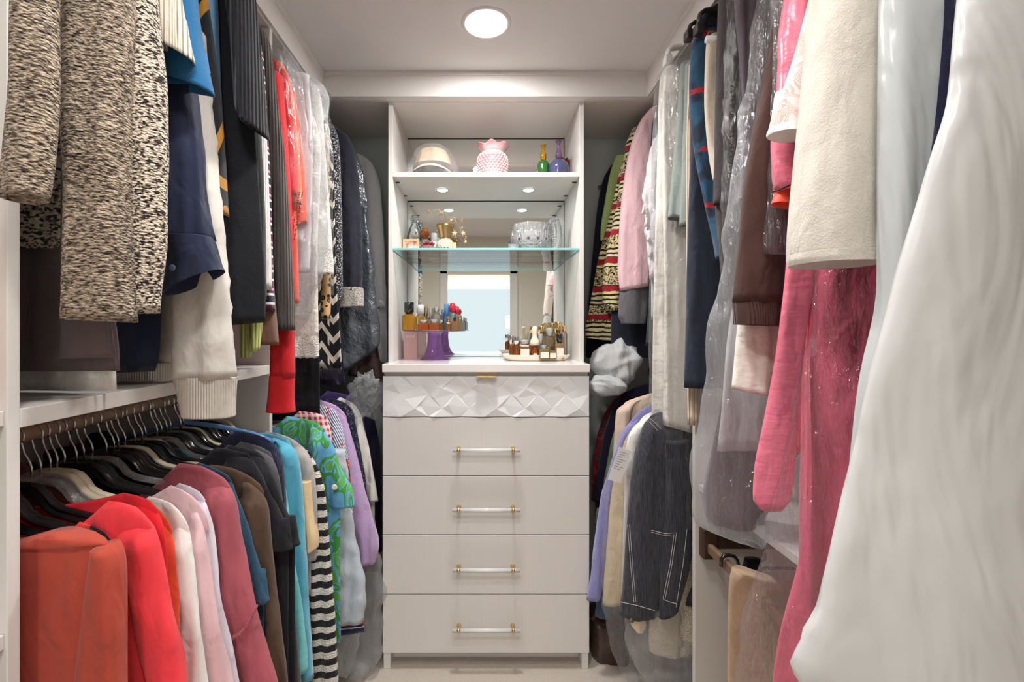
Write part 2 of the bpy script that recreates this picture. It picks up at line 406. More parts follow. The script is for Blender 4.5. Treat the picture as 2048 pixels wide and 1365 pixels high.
# ------------------------------------------------------------------ countertop and dresser
YD = 1.877
CX0, CX1 = PX(764, 1.862), PX(1180.5, 1.862)
props(box('countertop', CX0, CX1, 1.862, YB-.002, ZCT-.033, ZCT, M_QUARTZ, None, .002), 'thick white polished stone countertop on the dresser', 'countertop')
DX0_, DX1_ = PX(765.5, YD), PX(1178.5, YD)
dr = empty('dresser', ((DX0_+DX1_)/2, YD, 0), 'five-drawer greige dresser with faceted top drawer and acrylic pulls', 'dresser')
box('carcass', DX0_+.002, DX1_-.002, YD+.020, YB-.003, .10, ZCT-.033, M_LAM, dr)
box('leg', DX0_+.002, DX0_+.030, YD+.006, YB-.01, 0, .10, M_LAM, dr)
box('leg', DX1_-.030, DX1_-.002, YD+.006, YB-.01, 0, .10, M_LAM, dr)
box('toe_kick', DX0_+.030, DX1_-.030, YD+.075, YD+.09, 0, .10, M_LAM, dr)
M_ACRY = glass('acrylic_bar', (253, 253, 252), .10, 1.3, body=.5)
def post_mesh():
    V, Fc = lathe([(.0065, 0), (.0095, .001), (.0095, .004), (.0055, .011), (.0052, .016), (.0085, .024), (.0092, .030), (.0085, .037), (.004, .041)], 20)
    me = mesh_from('handle_post', [(x, -z, y) for x, y, z in V], Fc); me.materials.append(M_GOLD)
    me.polygons.foreach_set('use_smooth', [True]*len(me.polygons)); return me
PM = post_mesh()
V, Fc = sweep([(PX(906, YD), 0, 0), (PX(1039.5, YD), 0, 0)], .0080, n=20, up=(0, 0, 1))
HB = mesh_from('handle_bar', V, Fc); HB.materials.append(M_ACRY); HB.polygons.foreach_set('use_smooth', [len(p.vertices) == 4 for p in HB.polygons])
for y0, y1 in ((836, 951.5), (953.5, 1069.5), (1071.5, 1188.5), (1190.5, 1306.5)):
    z1, z0 = PZ(y0, YD), PZ(y1, YD); zm = z1-(z1-z0)*.53
    d = box('drawer', DX0_, DX1_, YD, YD+.019, z0, z1, M_LAM, dr, .0012)
    lx, ly, lz = d.location
    dx, dy = (DX0_+DX1_)/2, YD+.0095
    link('handle_bar', HB, None, d, (-dx, YD-.030-dy, zm-z0))
    for px in (918, 1025.5): link('handle_post', PM, None, d, (PX(px, YD)-dx, YD-dy+.001, zm-z0))
# faceted top drawer: folded triangles in relief
z1, z0 = PZ(753, YD), PZ(834, YD)
random.seed(4)
nx, nz = 15, 4
W_, Hh = DX1_-DX0_, z1-z0
V = []; Fc = []
for j in range(nz+1):
    for i in range(nx+1):
        x = i/nx; z = j/nz
        e = (i in (0, nx)); ez = (j in (0, nz))
        jx = 0 if e else ((.30 if (i+j) % 2 else -.28)+random.uniform(-.08, .08))/nx
        jz = 0 if ez else ((.22 if i % 2 else -.22)+random.uniform(-.06, .06))/nz
        hgt = (.0 if (i*2+j*3) % 3 == 0 else (.0075 if (i+2*j) % 3 == 1 else .0035))
        V.append((-W_/2+(x+jx)*W_, .0095-.019-hgt+.004, (z+jz)*Hh))
for j in range(nz):
    for i in range(nx):
        a = j*(nx+1)+i; b = a+1; c = a+nx+1; d2 = c+1
        Fc += [(a, b, d2), (a, d2, c)] if (i+j) % 2 else [(a, b, c), (b, d2, c)]
nb = len(V); ring = [i for i in range(nx+1)]+[j*(nx+1)+nx for j in range(1, nz+1)]+[nz*(nx+1)+i for i in range(nx-1, -1, -1)]+[j*(nx+1) for j in range(nz-1, 0, -1)]
for i in ring: V.append((V[i][0], .0095, V[i][2]))
for q in range(len(ring)):
    q2 = (q+1) % len(ring); Fc.append((ring[q2], ring[q], nb+q, nb+q2))
M_FACET = plain('white_lacquer', (238, 239, 238), .35, spec=.4)
fd = link('drawer', mesh_from('faceted_drawer', V, Fc), M_FACET, dr, (0, .0095, z0)); fd['label'] = 'white faceted drawer front with gold tab pull'
bm = bmesh.new(); box_bm(bm, PX(953, YD)-(DX0_+DX1_)/2, PX(993, YD)-(DX0_+DX1_)/2, -.034, .008, Hh+.0005, Hh+.0035, .0008)
box_bm(bm, PX(953, YD)-(DX0_+DX1_)/2, PX(993, YD)-(DX0_+DX1_)/2, -.036, -.033, Hh-.003, Hh+.0035, .0006)
bmesh_obj('tab_pull', bm, M_GOLD, fd)
# ------------------------------------------------------------------ side closets: panels, shelves, rods
LC = empty('hanging_cabinet', (-.93, 1.3, 0), 'off-white open hanging cabinet along the left wall', 'cabinet')
RC = empty('hanging_cabinet', (.93, 1.3, 0), 'off-white open hanging cabinet along the right wall', 'cabinet')
def panel(x0, x1, y0, y1, z0, z1, label): return box('upright_panel', x0, x1, y0, y1, z0, z1, M_LAM, LC if x0 < 0 else RC)
YA = .676
panel(-XW+.002, -XF, YA-.0095, YA+.0095, 0, ZT, 'near off-white upright panel at the left edge beside the marled cardigan')
panel(-XW+.002, -XF, 1.48, 1.499, 0, ZT, 'off-white upright panel between the two left hanging sections')
panel(XF-.012, XW-.002, 1.492, 1.511, 0, ZT, 'off-white upright panel at right beside the beige trousers')
def top(x0, x1, y0, y1, label): return box('top_panel', x0, x1, y0, y1, ZT, ZT+.018, M_LAM, LC if x0 < 0 else RC)
top(-XW+.002, -XF, YA-.5, 1.95, 'long top panel above the left hanging clothes')
top(-XW+.002, TX0, 1.951, YB-.002, 'top panel over the left back corner beside the hutch')
top(XF, XW-.002, YA-.5, 1.95, 'long top panel above the right hanging clothes')
top(TX1, XW-.002, 1.951, YB-.002, 'top panel over the right back corner beside the hutch')
def shelf(x0, x1, y0, y1, z, label, th=.029): return box('shelf', x0, x1, y0, y1, z-th, z, M_LAM, LC if x0 < 0 else RC)
ZM = 1.292
shelf(-XW+.002, -XF, YA+.0095, 1.48, ZM, 'long off-white shelf under the left upper clothes')
shelf(-XW+.002, -XF-.004, .10, YA-.0095, ZM+.0, 'upper shelf left of the near upright panel with a red cloth', .022)
shelf(-XW+.002, -XF-.004, .10, YA-.0095, PZ(1290, .645), 'lower shelf left of the near upright panel', .022)
panel(-XW+.002, -XF, .08, .10, 0, ZT, 'off-white upright panel next to the doorway, only in the mirror')
M_BACKP = plain('back_panel_seam', (60, 56, 52), .8)
bk = box('back_panel', -XW+.001, -XW+.008, YA+.0095, 1.479, ZM-.40, ZM-.029, M_LAMB, LC)
box('panel_seam', -XW+.008, -XW+.009, 1.2735, 1.2765, ZM-.40, ZM-.029, M_BACKP, bk, 0)
def rod(x, z, y0, y1, label, hh=.016, hw=.0085):
    r = empty('closet_rod', (x, (y0+y1)/2, z), label, 'rod')
    n = 20; V = []; Fc = []
    for yy in (y0-(y0+y1)/2, (y1-y0)/2):
        for j in range(n):
            th = 2*math.pi*j/n; c, s = math.cos(th), math.sin(th)
            V.append((hw*math.copysign(abs(c)**.7, c), yy, hh*math.copysign(abs(s)**.7, s)))
    for j in range(n): Fc.append((j, (j+1) % n, n+(j+1) % n, n+j))
    Fc += [tuple(range(n)), tuple(range(2*n-1, n-1, -1))]
    o = link('rod_bar', mesh_from('rod_bar', V, Fc), M_BRONZE, r)
    for yy in (y0-(y0+y1)/2, (y1-y0)/2):
        s = 1 if yy < 0 else -1
        bm = bmesh.new(); box_bm(bm, -.013, .013, min(yy, yy+s*.012), max(yy, yy+s*.012), -.022, .024, .003); bmesh_obj('rod_bracket', bm, M_BRONZED, r)
    return r
RXL, RXR = -.88, .86
ZRL, ZRU = 1.212, 2.325
rod(RXL, ZRL, YA+.010, 1.479, 'bronze oval rod full of hangers in the lower left section')
rod(RXL, ZRL, 1.500, YB-.002, 'bronze rod in the lower left back corner')
rod(RXL, ZRU, YA+.010, 1.479, 'bronze rod carrying the upper left clothes')
rod(RXL, ZRU, 1.500, YB-.002, 'bronze rod high in the upper left back corner')
rod(RXR, ZRU, -.10, 1.491, 'bronze rod carrying the upper right clothes')
rod(RXR, ZRU, 1.512, YB-.002, 'bronze rod high in the upper right back corner')
rod(RXR, ZRL-.03, 1.512, YB-.002, 'bronze rod in the lower right back corner')
# ================================================================== garment geometry
def hsh(s):
    h = 2166136261
    for ch in s: h = ((h ^ ord(ch))*16777619) & 0xffffffff
    return h
def loft(rows, n=44, m=40, p=2.3, fold=.006, ff=11.0, wr=.0, wf=26.0, slant=0.0, shear=0.0, hem=True, seed='a', ramp0=.25, edge=.0, scal=None):
    """rows: (z, x0, x1, y, half_thickness) from top to bottom -> verts, faces of one hanging cloth tube.
    fold: depth of the vertical folds (m), ff: folds per metre, wr: crosswise wrinkles (m), slant: hem lift towards +x (m)"""
    rng = np.random.RandomState(hsh(seed) % 100000)
    R = np.array(rows, float)
    d = np.hypot(np.diff(R[:, 0]), .5*np.hypot(np.diff(R[:, 1]), np.diff(R[:, 2])))+1e-4
    s = np.concatenate([[0], np.cumsum(d)]); s /= s[-1]
    q = np.linspace(0, 1, m)
    Z, X0, X1, YC, TH = [pchip(s, R[:, c], q) for c in range(5)]
    TH = np.maximum(TH, .002)
    th = np.linspace(0, 2*np.pi, n, endpoint=False)
    c = np.cos(th); sn = np.sin(th)
    ex = np.sign(c)*np.abs(c)**(2/p); ey = np.sign(sn)*np.abs(sn)**(2/p)
    xc = (X0+X1)/2; a = np.abs(X1-X0)/2
    v = q[:, None]; rampv = ramp0+(1-ramp0)*np.clip((v-.02)/.5, 0, 1)
    x = xc[:, None]+a[:, None]*ex[None]
    y = np.zeros_like(x)+ey[None]*TH[:, None]
    zz = np.repeat(Z[:, None], n, 1)
    front = (ey < 0)[None]*1.0
    body = np.zeros_like(x)
    for kk in range(4):
        f = ff*2*np.pi*(.45+.5*kk)*rng.uniform(.8, 1.2)
        body += rng.uniform(.6, 1)/(1+.5*kk)*np.sin(f*x+rng.uniform(0, 6.3)+rng.uniform(-2.2, 2.2)*v+.5*np.sin(3*v+rng.uniform(0, 6)))
    lim = np.minimum(1.0, (TH[:, None]/.012))
    y += fold*.55*body*rampv*lim
    b2 = np.zeros_like(x)
    for kk in range(3):
        f = ff*2*np.pi*(.8+.6*kk)*rng.uniform(.8, 1.2)
        b2 += rng.uniform(.5, 1)/(1+.5*kk)*np.sin(f*x+rng.uniform(0, 6.3)+rng.uniform(-2, 2)*v)
    y += fold*.35*b2*rampv*ey[None]*lim
    if wr > 0:
        w_ = np.zeros_like(x)
        for kk in range(5):
            w_ += rng.uniform(.4, 1)*np.sin(wf*2*np.pi*(.3+.28*kk)*zz*rng.uniform(.8, 1.2)+rng.uniform(-2.5, 2.5)*ex[None]*1.4+rng.choice([1, 2, 3])*th[None]*rng.choice([0, 1])+rng.uniform(0, 6.3))
        bump_ = np.maximum(w_, -.7)*wr*.4
        y += bump_*ey[None]; x = x+bump_*ex[None]*.8
    if edge > 0:
        x = x+edge*ex[None]*(np.sin(zz*19+rng.uniform(0, 6))+.6*np.sin(zz*43+rng.uniform(0, 6)))*rampv
    if slant: zz = zz+slant*.5*ex[None]*np.clip((v-.45)/.55, 0, 1)**1.5
    if scal:
        per, dep = scal
        zz = zz - dep*np.abs(np.sin(np.pi*(x/per)))*np.clip((v-.97)/.03, 0, 1)
    y = y+YC[:, None]+shear*(x-xc.mean())
    V = np.stack([x, y, zz], -1)
    layers = [V]
    if hem:
        L = V[-1]; cen = np.array([xc[-1], YC[-1]])
        hk = min(1.0, .35*abs(Z[0]-Z[-1])/.075)
        for ins, up in ((.0025, .0008), (.006, .030*hk), (.012, .075*hk)):
            ring = L.copy(); ax = max(a[-1]-ins, .002)/max(a[-1], .001); by = max(TH[-1]-ins, .0015)/TH[-1]
            yl = L[:, 1]-(YC[-1]+shear*(L[:, 0]-xc.mean()))
            ring[:, 0] = xc[-1]+(L[:, 0]-xc[-1])*ax; ring[:, 1] = YC[-1]+shear*(ring[:, 0]-xc.mean())+yl*by; ring[:, 2] += up
            layers.append(ring[None])
    A = np.concatenate(layers, 0); M_ = A.shape[0]
    V = A.reshape(-1, 3)
    idx = np.arange(M_*n).reshape(M_, n); nx_ = np.roll(idx, -1, 1)
    Fq = np.stack([idx[:-1], nx_[:-1], nx_[1:], idx[1:]], -1).reshape(-1, 4)
    faces = [tuple(f) for f in Fq]
    for ring, fl in ((idx[0], 1), (idx[-1], 0)):
        for j in range(n//2):
            q4 = (ring[j], ring[j+1], ring[(n-j-1) % n], ring[(n-j) % n]); q4 = tuple(dict.fromkeys(q4))
            if len(q4) >= 3: faces.append(q4[::-1] if fl else q4)
    return V, faces
def neckline(V, x0, half, dip, ztop, depth=.22):
    V = V.copy(); dx = np.abs(V[:, 0]-x0)/max(half, .01)
    w = np.clip(1-dx**2, 0, 1)*np.clip(1-(ztop-V[:, 2])/depth, 0, 1)
    V[:, 2] -= dip*w; return V
def crumple(c, rad, seed, amp=.25, n=72, m=48, nk=7):
    """a stuffed, creased bundle: an ellipsoid broken up by ridged folds"""
    rng = np.random.RandomState(hsh(seed) % 99999)
    th = np.linspace(0, 2*np.pi, n, endpoint=False)[None]; ph = np.linspace(.02, np.pi-.02, m)[:, None]
    d = np.stack([np.sin(ph)*np.cos(th), np.sin(ph)*np.sin(th), np.cos(ph)*np.ones_like(th)], -1)
    f = np.zeros(d.shape[:2])
    for k_ in range(nk):
        v_ = rng.normal(size=3); v_ /= np.linalg.norm(v_); fr_ = (2.2+1.5*k_)*rng.uniform(.8, 1.2)
        w_ = d@v_*fr_+.7*np.sin(d@rng.normal(size=3)*3+rng.uniform(0, 6))
        f += (1-2*np.abs(np.sin(w_+rng.uniform(0, 6))))/(1+.55*k_)
    r = 1+amp*.5*f
    V = np.array(c)+d*r[..., None]*np.array(rad); V = V.reshape(-1, 3)
    idx = np.arange(n*m).reshape(m, n); nx_ = np.roll(idx, -1, 1)
    Fc = [tuple(q) for q in np.stack([idx[:-1], idx[1:], nx_[1:], nx_[:-1]], -1).reshape(-1, 4)]
    Fc += [tuple(idx[0]), tuple(idx[-1][::-1])]
    return V, Fc
class Garment:
    """a hanging thing: parts are added in pixel rows at the garment's own distance Y; the root Empty sits at its base"""
    def __init__(s, name, label, cat, Y, mat=None, side=-1, group=None, rod=None):
        s.name, s.label, s.cat, s.Y, s.mat, s.side, s.group = name, label, cat, Y, mat, side, group
        s.parts = []
        s.rod = rod if rod is not None else (RXL if side < 0 else RXR)
    def X(s, px, y):
        return PX(px, y)
    def rows(s, rows, dy=0, t=.02, top=True):
        out = []
        for k_, r in enumerate(rows):
            py, L, R = r[:3]; yy = s.Y+dy+(r[3] if len(r) > 3 else 0)
            z = PZ(py, yy)
            if L is None: xr = s.X(R, yy); xl = max(-1.13, min(2*s.rod-xr, xr-.04))
            elif R is None: xl = s.X(L, yy); xr = min(1.13, max(2*s.rod-xl, xl+.04))
            else: xl, xr = s.X(L, yy), s.X(R, yy)
            tt = r[4] if len(r) > 4 else t
            out.append((z, xl, xr, yy, tt))
        return out
    def shoulder(s, rows, zr, t):
        """rows above the first one up to the hanger neck below the rod at height zr"""
        z, xl, xr, y, tt = rows[0]
        if z > zr-.13: return rows
        zt = zr-.075
        out = [(zt, s.rod-.05, s.rod+.05, y, t*.35)]
        e = xr if s.side < 0 else xl
        w = abs(e-s.rod)
        z2 = zr-.135
        if z2 > z+.02: out.append((z2, s.rod-w*.85, s.rod+w*.85, y, t*.8))
        return out+rows
    def part(s, pname, rows, t=.02, dy=0, mat=None, zr=None, label=None, sub=None, **kw):
        R = s.rows(rows, dy, t*.75 if (zr is not None and pname != 'film') else t)
        if zr is not None: R = s.shoulder(R, zr, t)
        kw.setdefault('seed', s.label+pname+str(len(s.parts)))
        V, Fc = loft(R, **kw)
        s.parts.append([pname, V, Fc, mat or s.mat, label, sub]); return s
    def raw(s, pname, V, Fc, mat=None, label=None, sub=None, smooth=True):
        s.parts.append([pname, np.array([tuple(v) for v in V], float), Fc, mat or s.mat, label, sub, smooth]); return s
    def build(s):
        lo = np.min([p[1].min(0) for p in s.parts], 0); hi = np.max([p[1].max(0) for p in s.parts], 0)
        base = np.array([(lo[0]+hi[0])/2, s.Y, lo[2]])
        if len(s.parts) == 1:
            p = s.parts[0]; o = link(s.name, mesh_from(s.name, p[1]-base, p[2]), p[3], None, base, True)
            return props(o, s.label, s.cat, s.group)
        r = empty(s.name, base, s.label, s.cat, s.group); made = []
        for p in s.parts:
            par = r if p[5] is None else made[p[5]]
            o = link(p[0], mesh_from(p[0], p[1]-base, p[2]), p[3], par, (0, 0, 0), p[6] if len(p) > 6 else True)
            if p[4]: o['label'] = p[4]
            made.append(o)
        return r
def topg(name, label, cat, mat, Y, edge, sw=.10, si=3, hem=.45, end=None, side=-1, t=.022, group=None, ts=None, cuff=None, cuffmat=None,
         fold=.010, ff=9., wr=.0014, sdy=-.010, bodymat=None, collar=None, body=True, inset=.018, sleeve=True, swr=None, shear=None, dip=.10):
    """a top on a hanger: edge = aisle-side outline [(py,px)...] from neck over the shoulder (index si) down the sleeve"""
    g = Garment(name, label, cat, Y, mat, side, group)
    s = 1 if side < 0 else -1
    E = [(PX(px, Y), PZ(py, Y)) for py, px in edge]
    rx = g.rod
    if shear is None: shear = ((hsh(label) % 100)/100.-.5)*.06
    def inner(x): 
        xi = 2*rx-x
        return max(-1.13, xi) if side < 0 else min(1.13, xi)
    rows = []
    for i, (x, z) in enumerate(E):
        xe = x if i < si else x-s*inset
        if i == 0: rows.append((z, min(inner(xe), xe), max(inner(xe), xe), Y, t*.4)); continue
        tt = t*.72*min(1.0, .55+.2*i)
        if z > hem: rows.append((z, min(inner(xe), xe), max(inner(xe), xe), Y, tt))
    xe = (E[-1][0] if E[-1][1] > hem else np.interp(hem, [e[1] for e in E[::-1]], [e[0] for e in E[::-1]]))-s*inset
    rows.append((hem, min(inner(xe), xe), max(inner(xe), xe), Y, t*.8))
    if body:
        V, Fc = loft(rows, n=56, m=38, fold=fold, ff=ff, seed=label+'b', shear=shear)
        if dip > 0: V = neckline(V, rx, abs(E[0][0]-rx)*1.0, dip, E[0][1])
        g.raw('body', V, Fc, bodymat)
    if sleeve:
        rs = []; ts = ts or t*.95
        x, z = E[si-2]; rs.append((z-.006, min(x-s*sw*.35, x-s*.008), max(x-s*sw*.35, x-s*.008), Y, ts*.25))
        x, z = E[si-1]; rs.append((z-.003, min(x-s*sw*.7, x-s*.003), max(x-s*sw*.7, x-s*.003), Y+sdy*.3, ts*.6))
        zend = end if end is not None else E[-1][1]
        for x, z in E[si:]:
            if z < zend+.01: break
            rs.append((z, min(x-s*sw, x), max(x-s*sw, x), Y+sdy, ts))
        zz = [e[1] for e in E[::-1]]; xx = [e[0] for e in E[::-1]]
        if zend < zz[0]: xE = xx[0]+(xx[0]-xx[1])/(zz[0]-zz[1])*(zend-zz[0])*.6
        else: xE = np.interp(zend, zz, xx)
        rs.append((zend, min(xE-s*sw*.92, xE), max(xE-s*sw*.92, xE), Y+sdy, ts*.95))
        V, Fc = loft(rs, n=32, m=44, fold=fold*.9, ff=15, wr=wr if swr is None else swr, wf=7, seed=label+'s', shear=shear, p=2.2); g.raw('sleeve', V, Fc)
        if cuff:
            xa, xb = rs[-1][1], rs[-1][2]
            V, Fc = loft([(zend+.004, xa-.002, xb+.002, Y+sdy, ts*.97), (zend-cuff*.5, xa, xb, Y+sdy, ts*.92), (zend-cuff, xa+.002, xb-.002, Y+sdy, ts*.9)], n=32, m=10, fold=.002, seed=label+'c', shear=shear)
            g.raw('cuff', V, Fc, cuffmat or mat, sub=len(g.parts)-1)
    if collar:
        # neckband standing at the neck end
        x, z = E[0]; hh, cm = collar
        hh *= .5
        def seg(a, b): return (min(x-s*a, x+s*b), max(x-s*a, x+s*b))
        V, Fc = loft([(z+hh,)+seg(.05, .012)+(Y, t*.5), (z-.006,)+seg(.062, .035)+(Y, t*.62), (z-.026,)+seg(.06, .05)+(Y, t*.8)], n=32, m=10, fold=.001, seed=label+'k', shear=shear)
        g.raw('collar', V, Fc, cm)
    return g.build()
# ================================================================== fabrics
def striped(name, seq, period, kind='weave', ax='z', warp=.0, rough=.9, diag=0.0, skew=0.0):
    """hard stripes; seq [(pos,colour)...] within one period (m)"""
    def cs(k):
        x, y, z = k.sep(k.obj())
        base = {'z': z, 'x': k.m('ADD', x, k.m('MULTIPLY', y, .8))}[ax]
        if skew: base = k.m('ADD', base, k.m('MULTIPLY', k.m('ADD', x, y), skew))
        if warp: base = k.m('ADD', base, k.m('MULTIPLY', k.m('SUBTRACT', k.noise(k.obj(), 18, 2), .5), warp))
        f = k.m('FRACT', k.m('DIVIDE', base, period))
        return k.ramp(f, [(p, lin(c)) for p, c in seq], 'CONSTANT')
    return cloth(name, (0, 0, 0), kind, rough, colsock=cs)
def marl(name, dark, light, sx, sz, lo=.42, hi=.56, kind='chunky'):
    def cs(k):
        x, y, z = k.sep(k.obj())
        f = k.noise(k.mul(k.obj(), (sx, sx, sz)), 1.0, 2, .5)
        return k.ramp(f, [(lo, lin(dark)), (hi, lin(light))])
    return cloth(name, (0, 0, 0), kind, .95, colsock=cs)
def blotch(name, stops, scale, kind='weave', warp=1.5, interp='CONSTANT', stretch=(1, 1, 1), det=1.0, rough=.85):
    def cs(k):
        f = k.noise(k.mul(k.obj(), stretch), scale, det, .5, warp)
        return k.ramp(f, [(p, lin(c)) for p, c in stops], interp)
    return cloth(name, (0, 0, 0), kind, rough, colsock=cs)
C = {}
C['tweedf'] = marl('brown_marl_fine_knit', (58, 45, 38), (194, 176, 154), 110, 300, .36, .62)
C['tweedc'] = marl('oatmeal_marl_coarse_knit', (48, 38, 36), (226, 210, 190), 120, 250, .43, .53)
C['mauve'] = cloth('mauve_grey_jersey', (110, 97, 98), 'weave')
C['yellow'] = cloth('yellow_rib_knit', (228, 208, 96), 'bigrib')
C['whitetee'] = cloth('white_jersey', (236, 232, 226), 'weave')
C['creamrib'] = cloth('cream_cable_knit', (232, 220, 202), 'bigrib')
C['bluefelt'] = cloth('blue_boiled_wool', (38, 108, 158), 'fleece')
C['navylin'] = cloth('navy_linen', (36, 42, 66), 'weave', amt=1.6)
C['oat'] = cloth('oatmeal_sweatshirt', (214, 208, 200), 'weave', var=.05)
C['oatrib'] = cloth('oatmeal_rib', (214, 206, 196), 'rib')
def goldline(k):
    f = k.voro(k.mul(k.obj(), (1, 1, .7)), 5.0, 'DISTANCE_TO_EDGE')
    return k.ramp(f, [(0, lin((190, 132, 50))), (.035, lin((30, 28, 32)))], 'CONSTANT')
C['goldline'] = cloth('black_gold_line_print', (0, 0, 0), 'weave', colsock=goldline)
C['denim'] = cloth('light_denim', (96, 140, 178), 'weave', var=.2)
C['black'] = cloth('black_fleece_knit', (32, 33, 38), 'fleece')
C['blackrib'] = cloth('black_rib_knit', (34, 35, 40), 'bigrib')
C['blacktee'] = cloth('black_jersey', (26, 25, 30), 'weave')
C['whiterib'] = cloth('white_fine_rib', (233, 229, 226), 'rib')
C['olivesheer'] = cloth('dark_olive_chiffon', (64, 68, 64), 'weave', trans=.25)
C['stripe3'] = striped('plum_navy_cream_stripe', [(0, (84, 36, 66)), (.30, (238, 226, 220)), (.40, (28, 32, 56)), (.68, (238, 226, 220)), (.78, (84, 36, 66)), (.9, (210, 160, 190))], .062)
C['brownj'] = cloth('brown_jersey', (120, 88, 74), 'weave')
C['limerib'] = cloth('pale_green_rib', (206, 212, 128), 'bigrib')
C['charrib'] = cloth('charcoal_rib_knit', (78, 72, 68), 'bigrib')
C['red'] = cloth('red_fine_knit', (214, 36, 48), 'weave', var=.05)
C['redk'] = cloth('bright_red_knit', (212, 34, 42), 'knit', var=.05)
C['coral'] = cloth('coral_jersey', (240, 100, 74), 'weave', var=.05)
C['orange'] = cloth('orange_jersey', (228, 120, 82), 'weave', var=.05)
C['lace'] = cloth('white_eyelet_cotton', (234, 229, 221), 'crinkle', amt=.6)
def lacec(k):
    f = k.voro(k.obj(), 95.0, 'F1', 'EUCLIDEAN', .6)
    return k.ramp(f, [(0, lin((150, 140, 132))), (.22, lin((238, 233, 226)))], 'LINEAR')
C['lacetrim'] = cloth('white_crochet_lace', (0, 0, 0), 'chunky', colsock=lacec)
C['paleg'] = cloth('pale_grey_crepe', (206, 204, 206), 'weave')
def leo(k):
    f = k.voro(k.obj(), 46.0, 'F1'); g = k.noise(k.obj(), 60, 2)
    f = k.m('ADD', f, k.m('MULTIPLY', k.m('SUBTRACT', g, .5), .35))
    return k.ramp(f, [(0, lin((120, 84, 44))), (.22, lin((30, 24, 22))), (.42, lin((206, 164, 108)))], 'CONSTANT')
C['leopard'] = cloth('leopard_print', (0, 0, 0), 'weave', colsock=leo)
def geo(k):
    o = k.obj(); x, y, z = k.sep(o)
    a = k.m('PINGPONG', k.m('ADD', x, y), .05); f = k.m('FRACT', k.m('DIVIDE', k.m('ADD', z, k.m('MULTIPLY', a, 1.3)), .075))
    g = k.m('GREATER_THAN', k.m('FRACT', k.m('DIVIDE', k.m('ADD', x, y), .047)), .82)
    s_ = k.m('MAXIMUM', k.m('GREATER_THAN', f, .66), k.m('MULTIPLY', g, k.m('GREATER_THAN', f, .3)))
    return k.mix(s_, lin((28, 27, 30)), lin((216, 206, 190)))
C['geo'] = cloth('black_cream_geometric_weave', (0, 0, 0), 'weave', colsock=geo)
C['sparkle'] = marl('black_silver_tweed', (36, 38, 44), (216, 216, 220), 150, 200, .52, .64, 'fleece')
C['navyc'] = cloth('navy_crepe', (33, 34, 46), 'weave')
C['mesh'] = marl('grey_mesh_lining', (120, 116, 110), (206, 200, 190), 220, 320, .42, .6, 'weave')
C['darkbag'] = plain('smoke_grey_bag', (74, 80, 88), .22, spec=.7, bumpy=.02, bscale=14, coat=.5)
C['leather'] = plain('brown_leatherette', (72, 52, 46), .35, spec=.5, bumpy=.01, bscale=18)
C['suitbag'] = cloth('pale_grey_suit_bag', (226, 227, 229), 'satin', .55, spec=.4)
C['terra'] = cloth('terracotta_knit', (178, 72, 56), 'weave', var=.05)
def redgeo(k):
    f = k.m('PINGPONG', k.voro(k.obj(), 11.0, 'F1', 'CHEBYCHEV', .75), .085)
    return k.ramp(k.m('DIVIDE', f, .085), [(0, lin((28, 22, 26))), (.45, lin((228, 62, 58)))], 'CONSTANT')
C['redgeo'] = cloth('red_black_labyrinth_print', (0, 0, 0), 'weave', colsock=redgeo)
C['scarlet'] = cloth('scarlet_crepe', (236, 62, 70), 'weave', var=.04)
C['ored'] = cloth('orange_red_jersey', (224, 74, 44), 'weave', var=.04)
C['white'] = cloth('white_cotton', (238, 234, 230), 'weave', var=.04)
C['palepink'] = cloth('pale_pink_jersey', (224, 188, 192), 'weave', var=.05)
C['lav'] = cloth('lavender_white_cotton', (222, 214, 226), 'weave', var=.04)
C['rose'] = cloth('dusty_rose_terry', (172, 88, 98), 'weave', var=.06)
C['teal'] = cloth('teal_blue_knit', (46, 82, 106), 'knit')
C['brown'] = cloth('dark_taupe_jersey', (90, 70, 56), 'weave')
C['charc'] = cloth('charcoal_jersey', (88, 86, 90), 'weave')
C['navyk'] = cloth('navy_rib_knit', (34, 36, 64), 'rib')
C['turq'] = cloth('turquoise_velour', (88, 172, 200), 'weave', var=.08, sheen=.4)
C['aqua'] = cloth('aqua_satin', (122, 206, 210), 'satin', .6)
C['heather'] = cloth('heather_grey_jersey', (178, 172, 168), 'weave', var=.12)
C['tan'] = cloth('pale_apricot_cotton', (238, 206, 160), 'weave')
C['bw'] = striped('black_white_mesh_stripe', [(0, (30, 30, 32)), (.5, (226, 222, 214))], .040, 'chunky', warp=.006)
C['bluegreen'] = blotch('blue_green_botanical_print', [(0, (104, 170, 214)), (.47, (70, 150, 66)), (.56, (112, 178, 218)), (.60, (96, 172, 82)), (.70, (112, 178, 218))], 12, warp=1.3, stretch=(1.3, 1.3, .8))
def ging(k):
    x, y, z = k.sep(k.obj()); u = k.m('ADD', x, k.m('MULTIPLY', y, 1.2))
    a = k.m('GREATER_THAN', k.m('FRACT', k.m('DIVIDE', u, .020)), .5); b = k.m('GREATER_THAN', k.m('FRACT', k.m('DIVIDE', z, .020)), .5)
    return k.ramp(k.m('MULTIPLY', k.m('ADD', a, b), .5), [(0, lin((244, 222, 218))), (.4, lin((232, 178, 178))), (.9, lin((176, 52, 72)))], 'CONSTANT')
C['gingham'] = cloth('red_pink_gingham', (0, 0, 0), 'weave', colsock=ging)
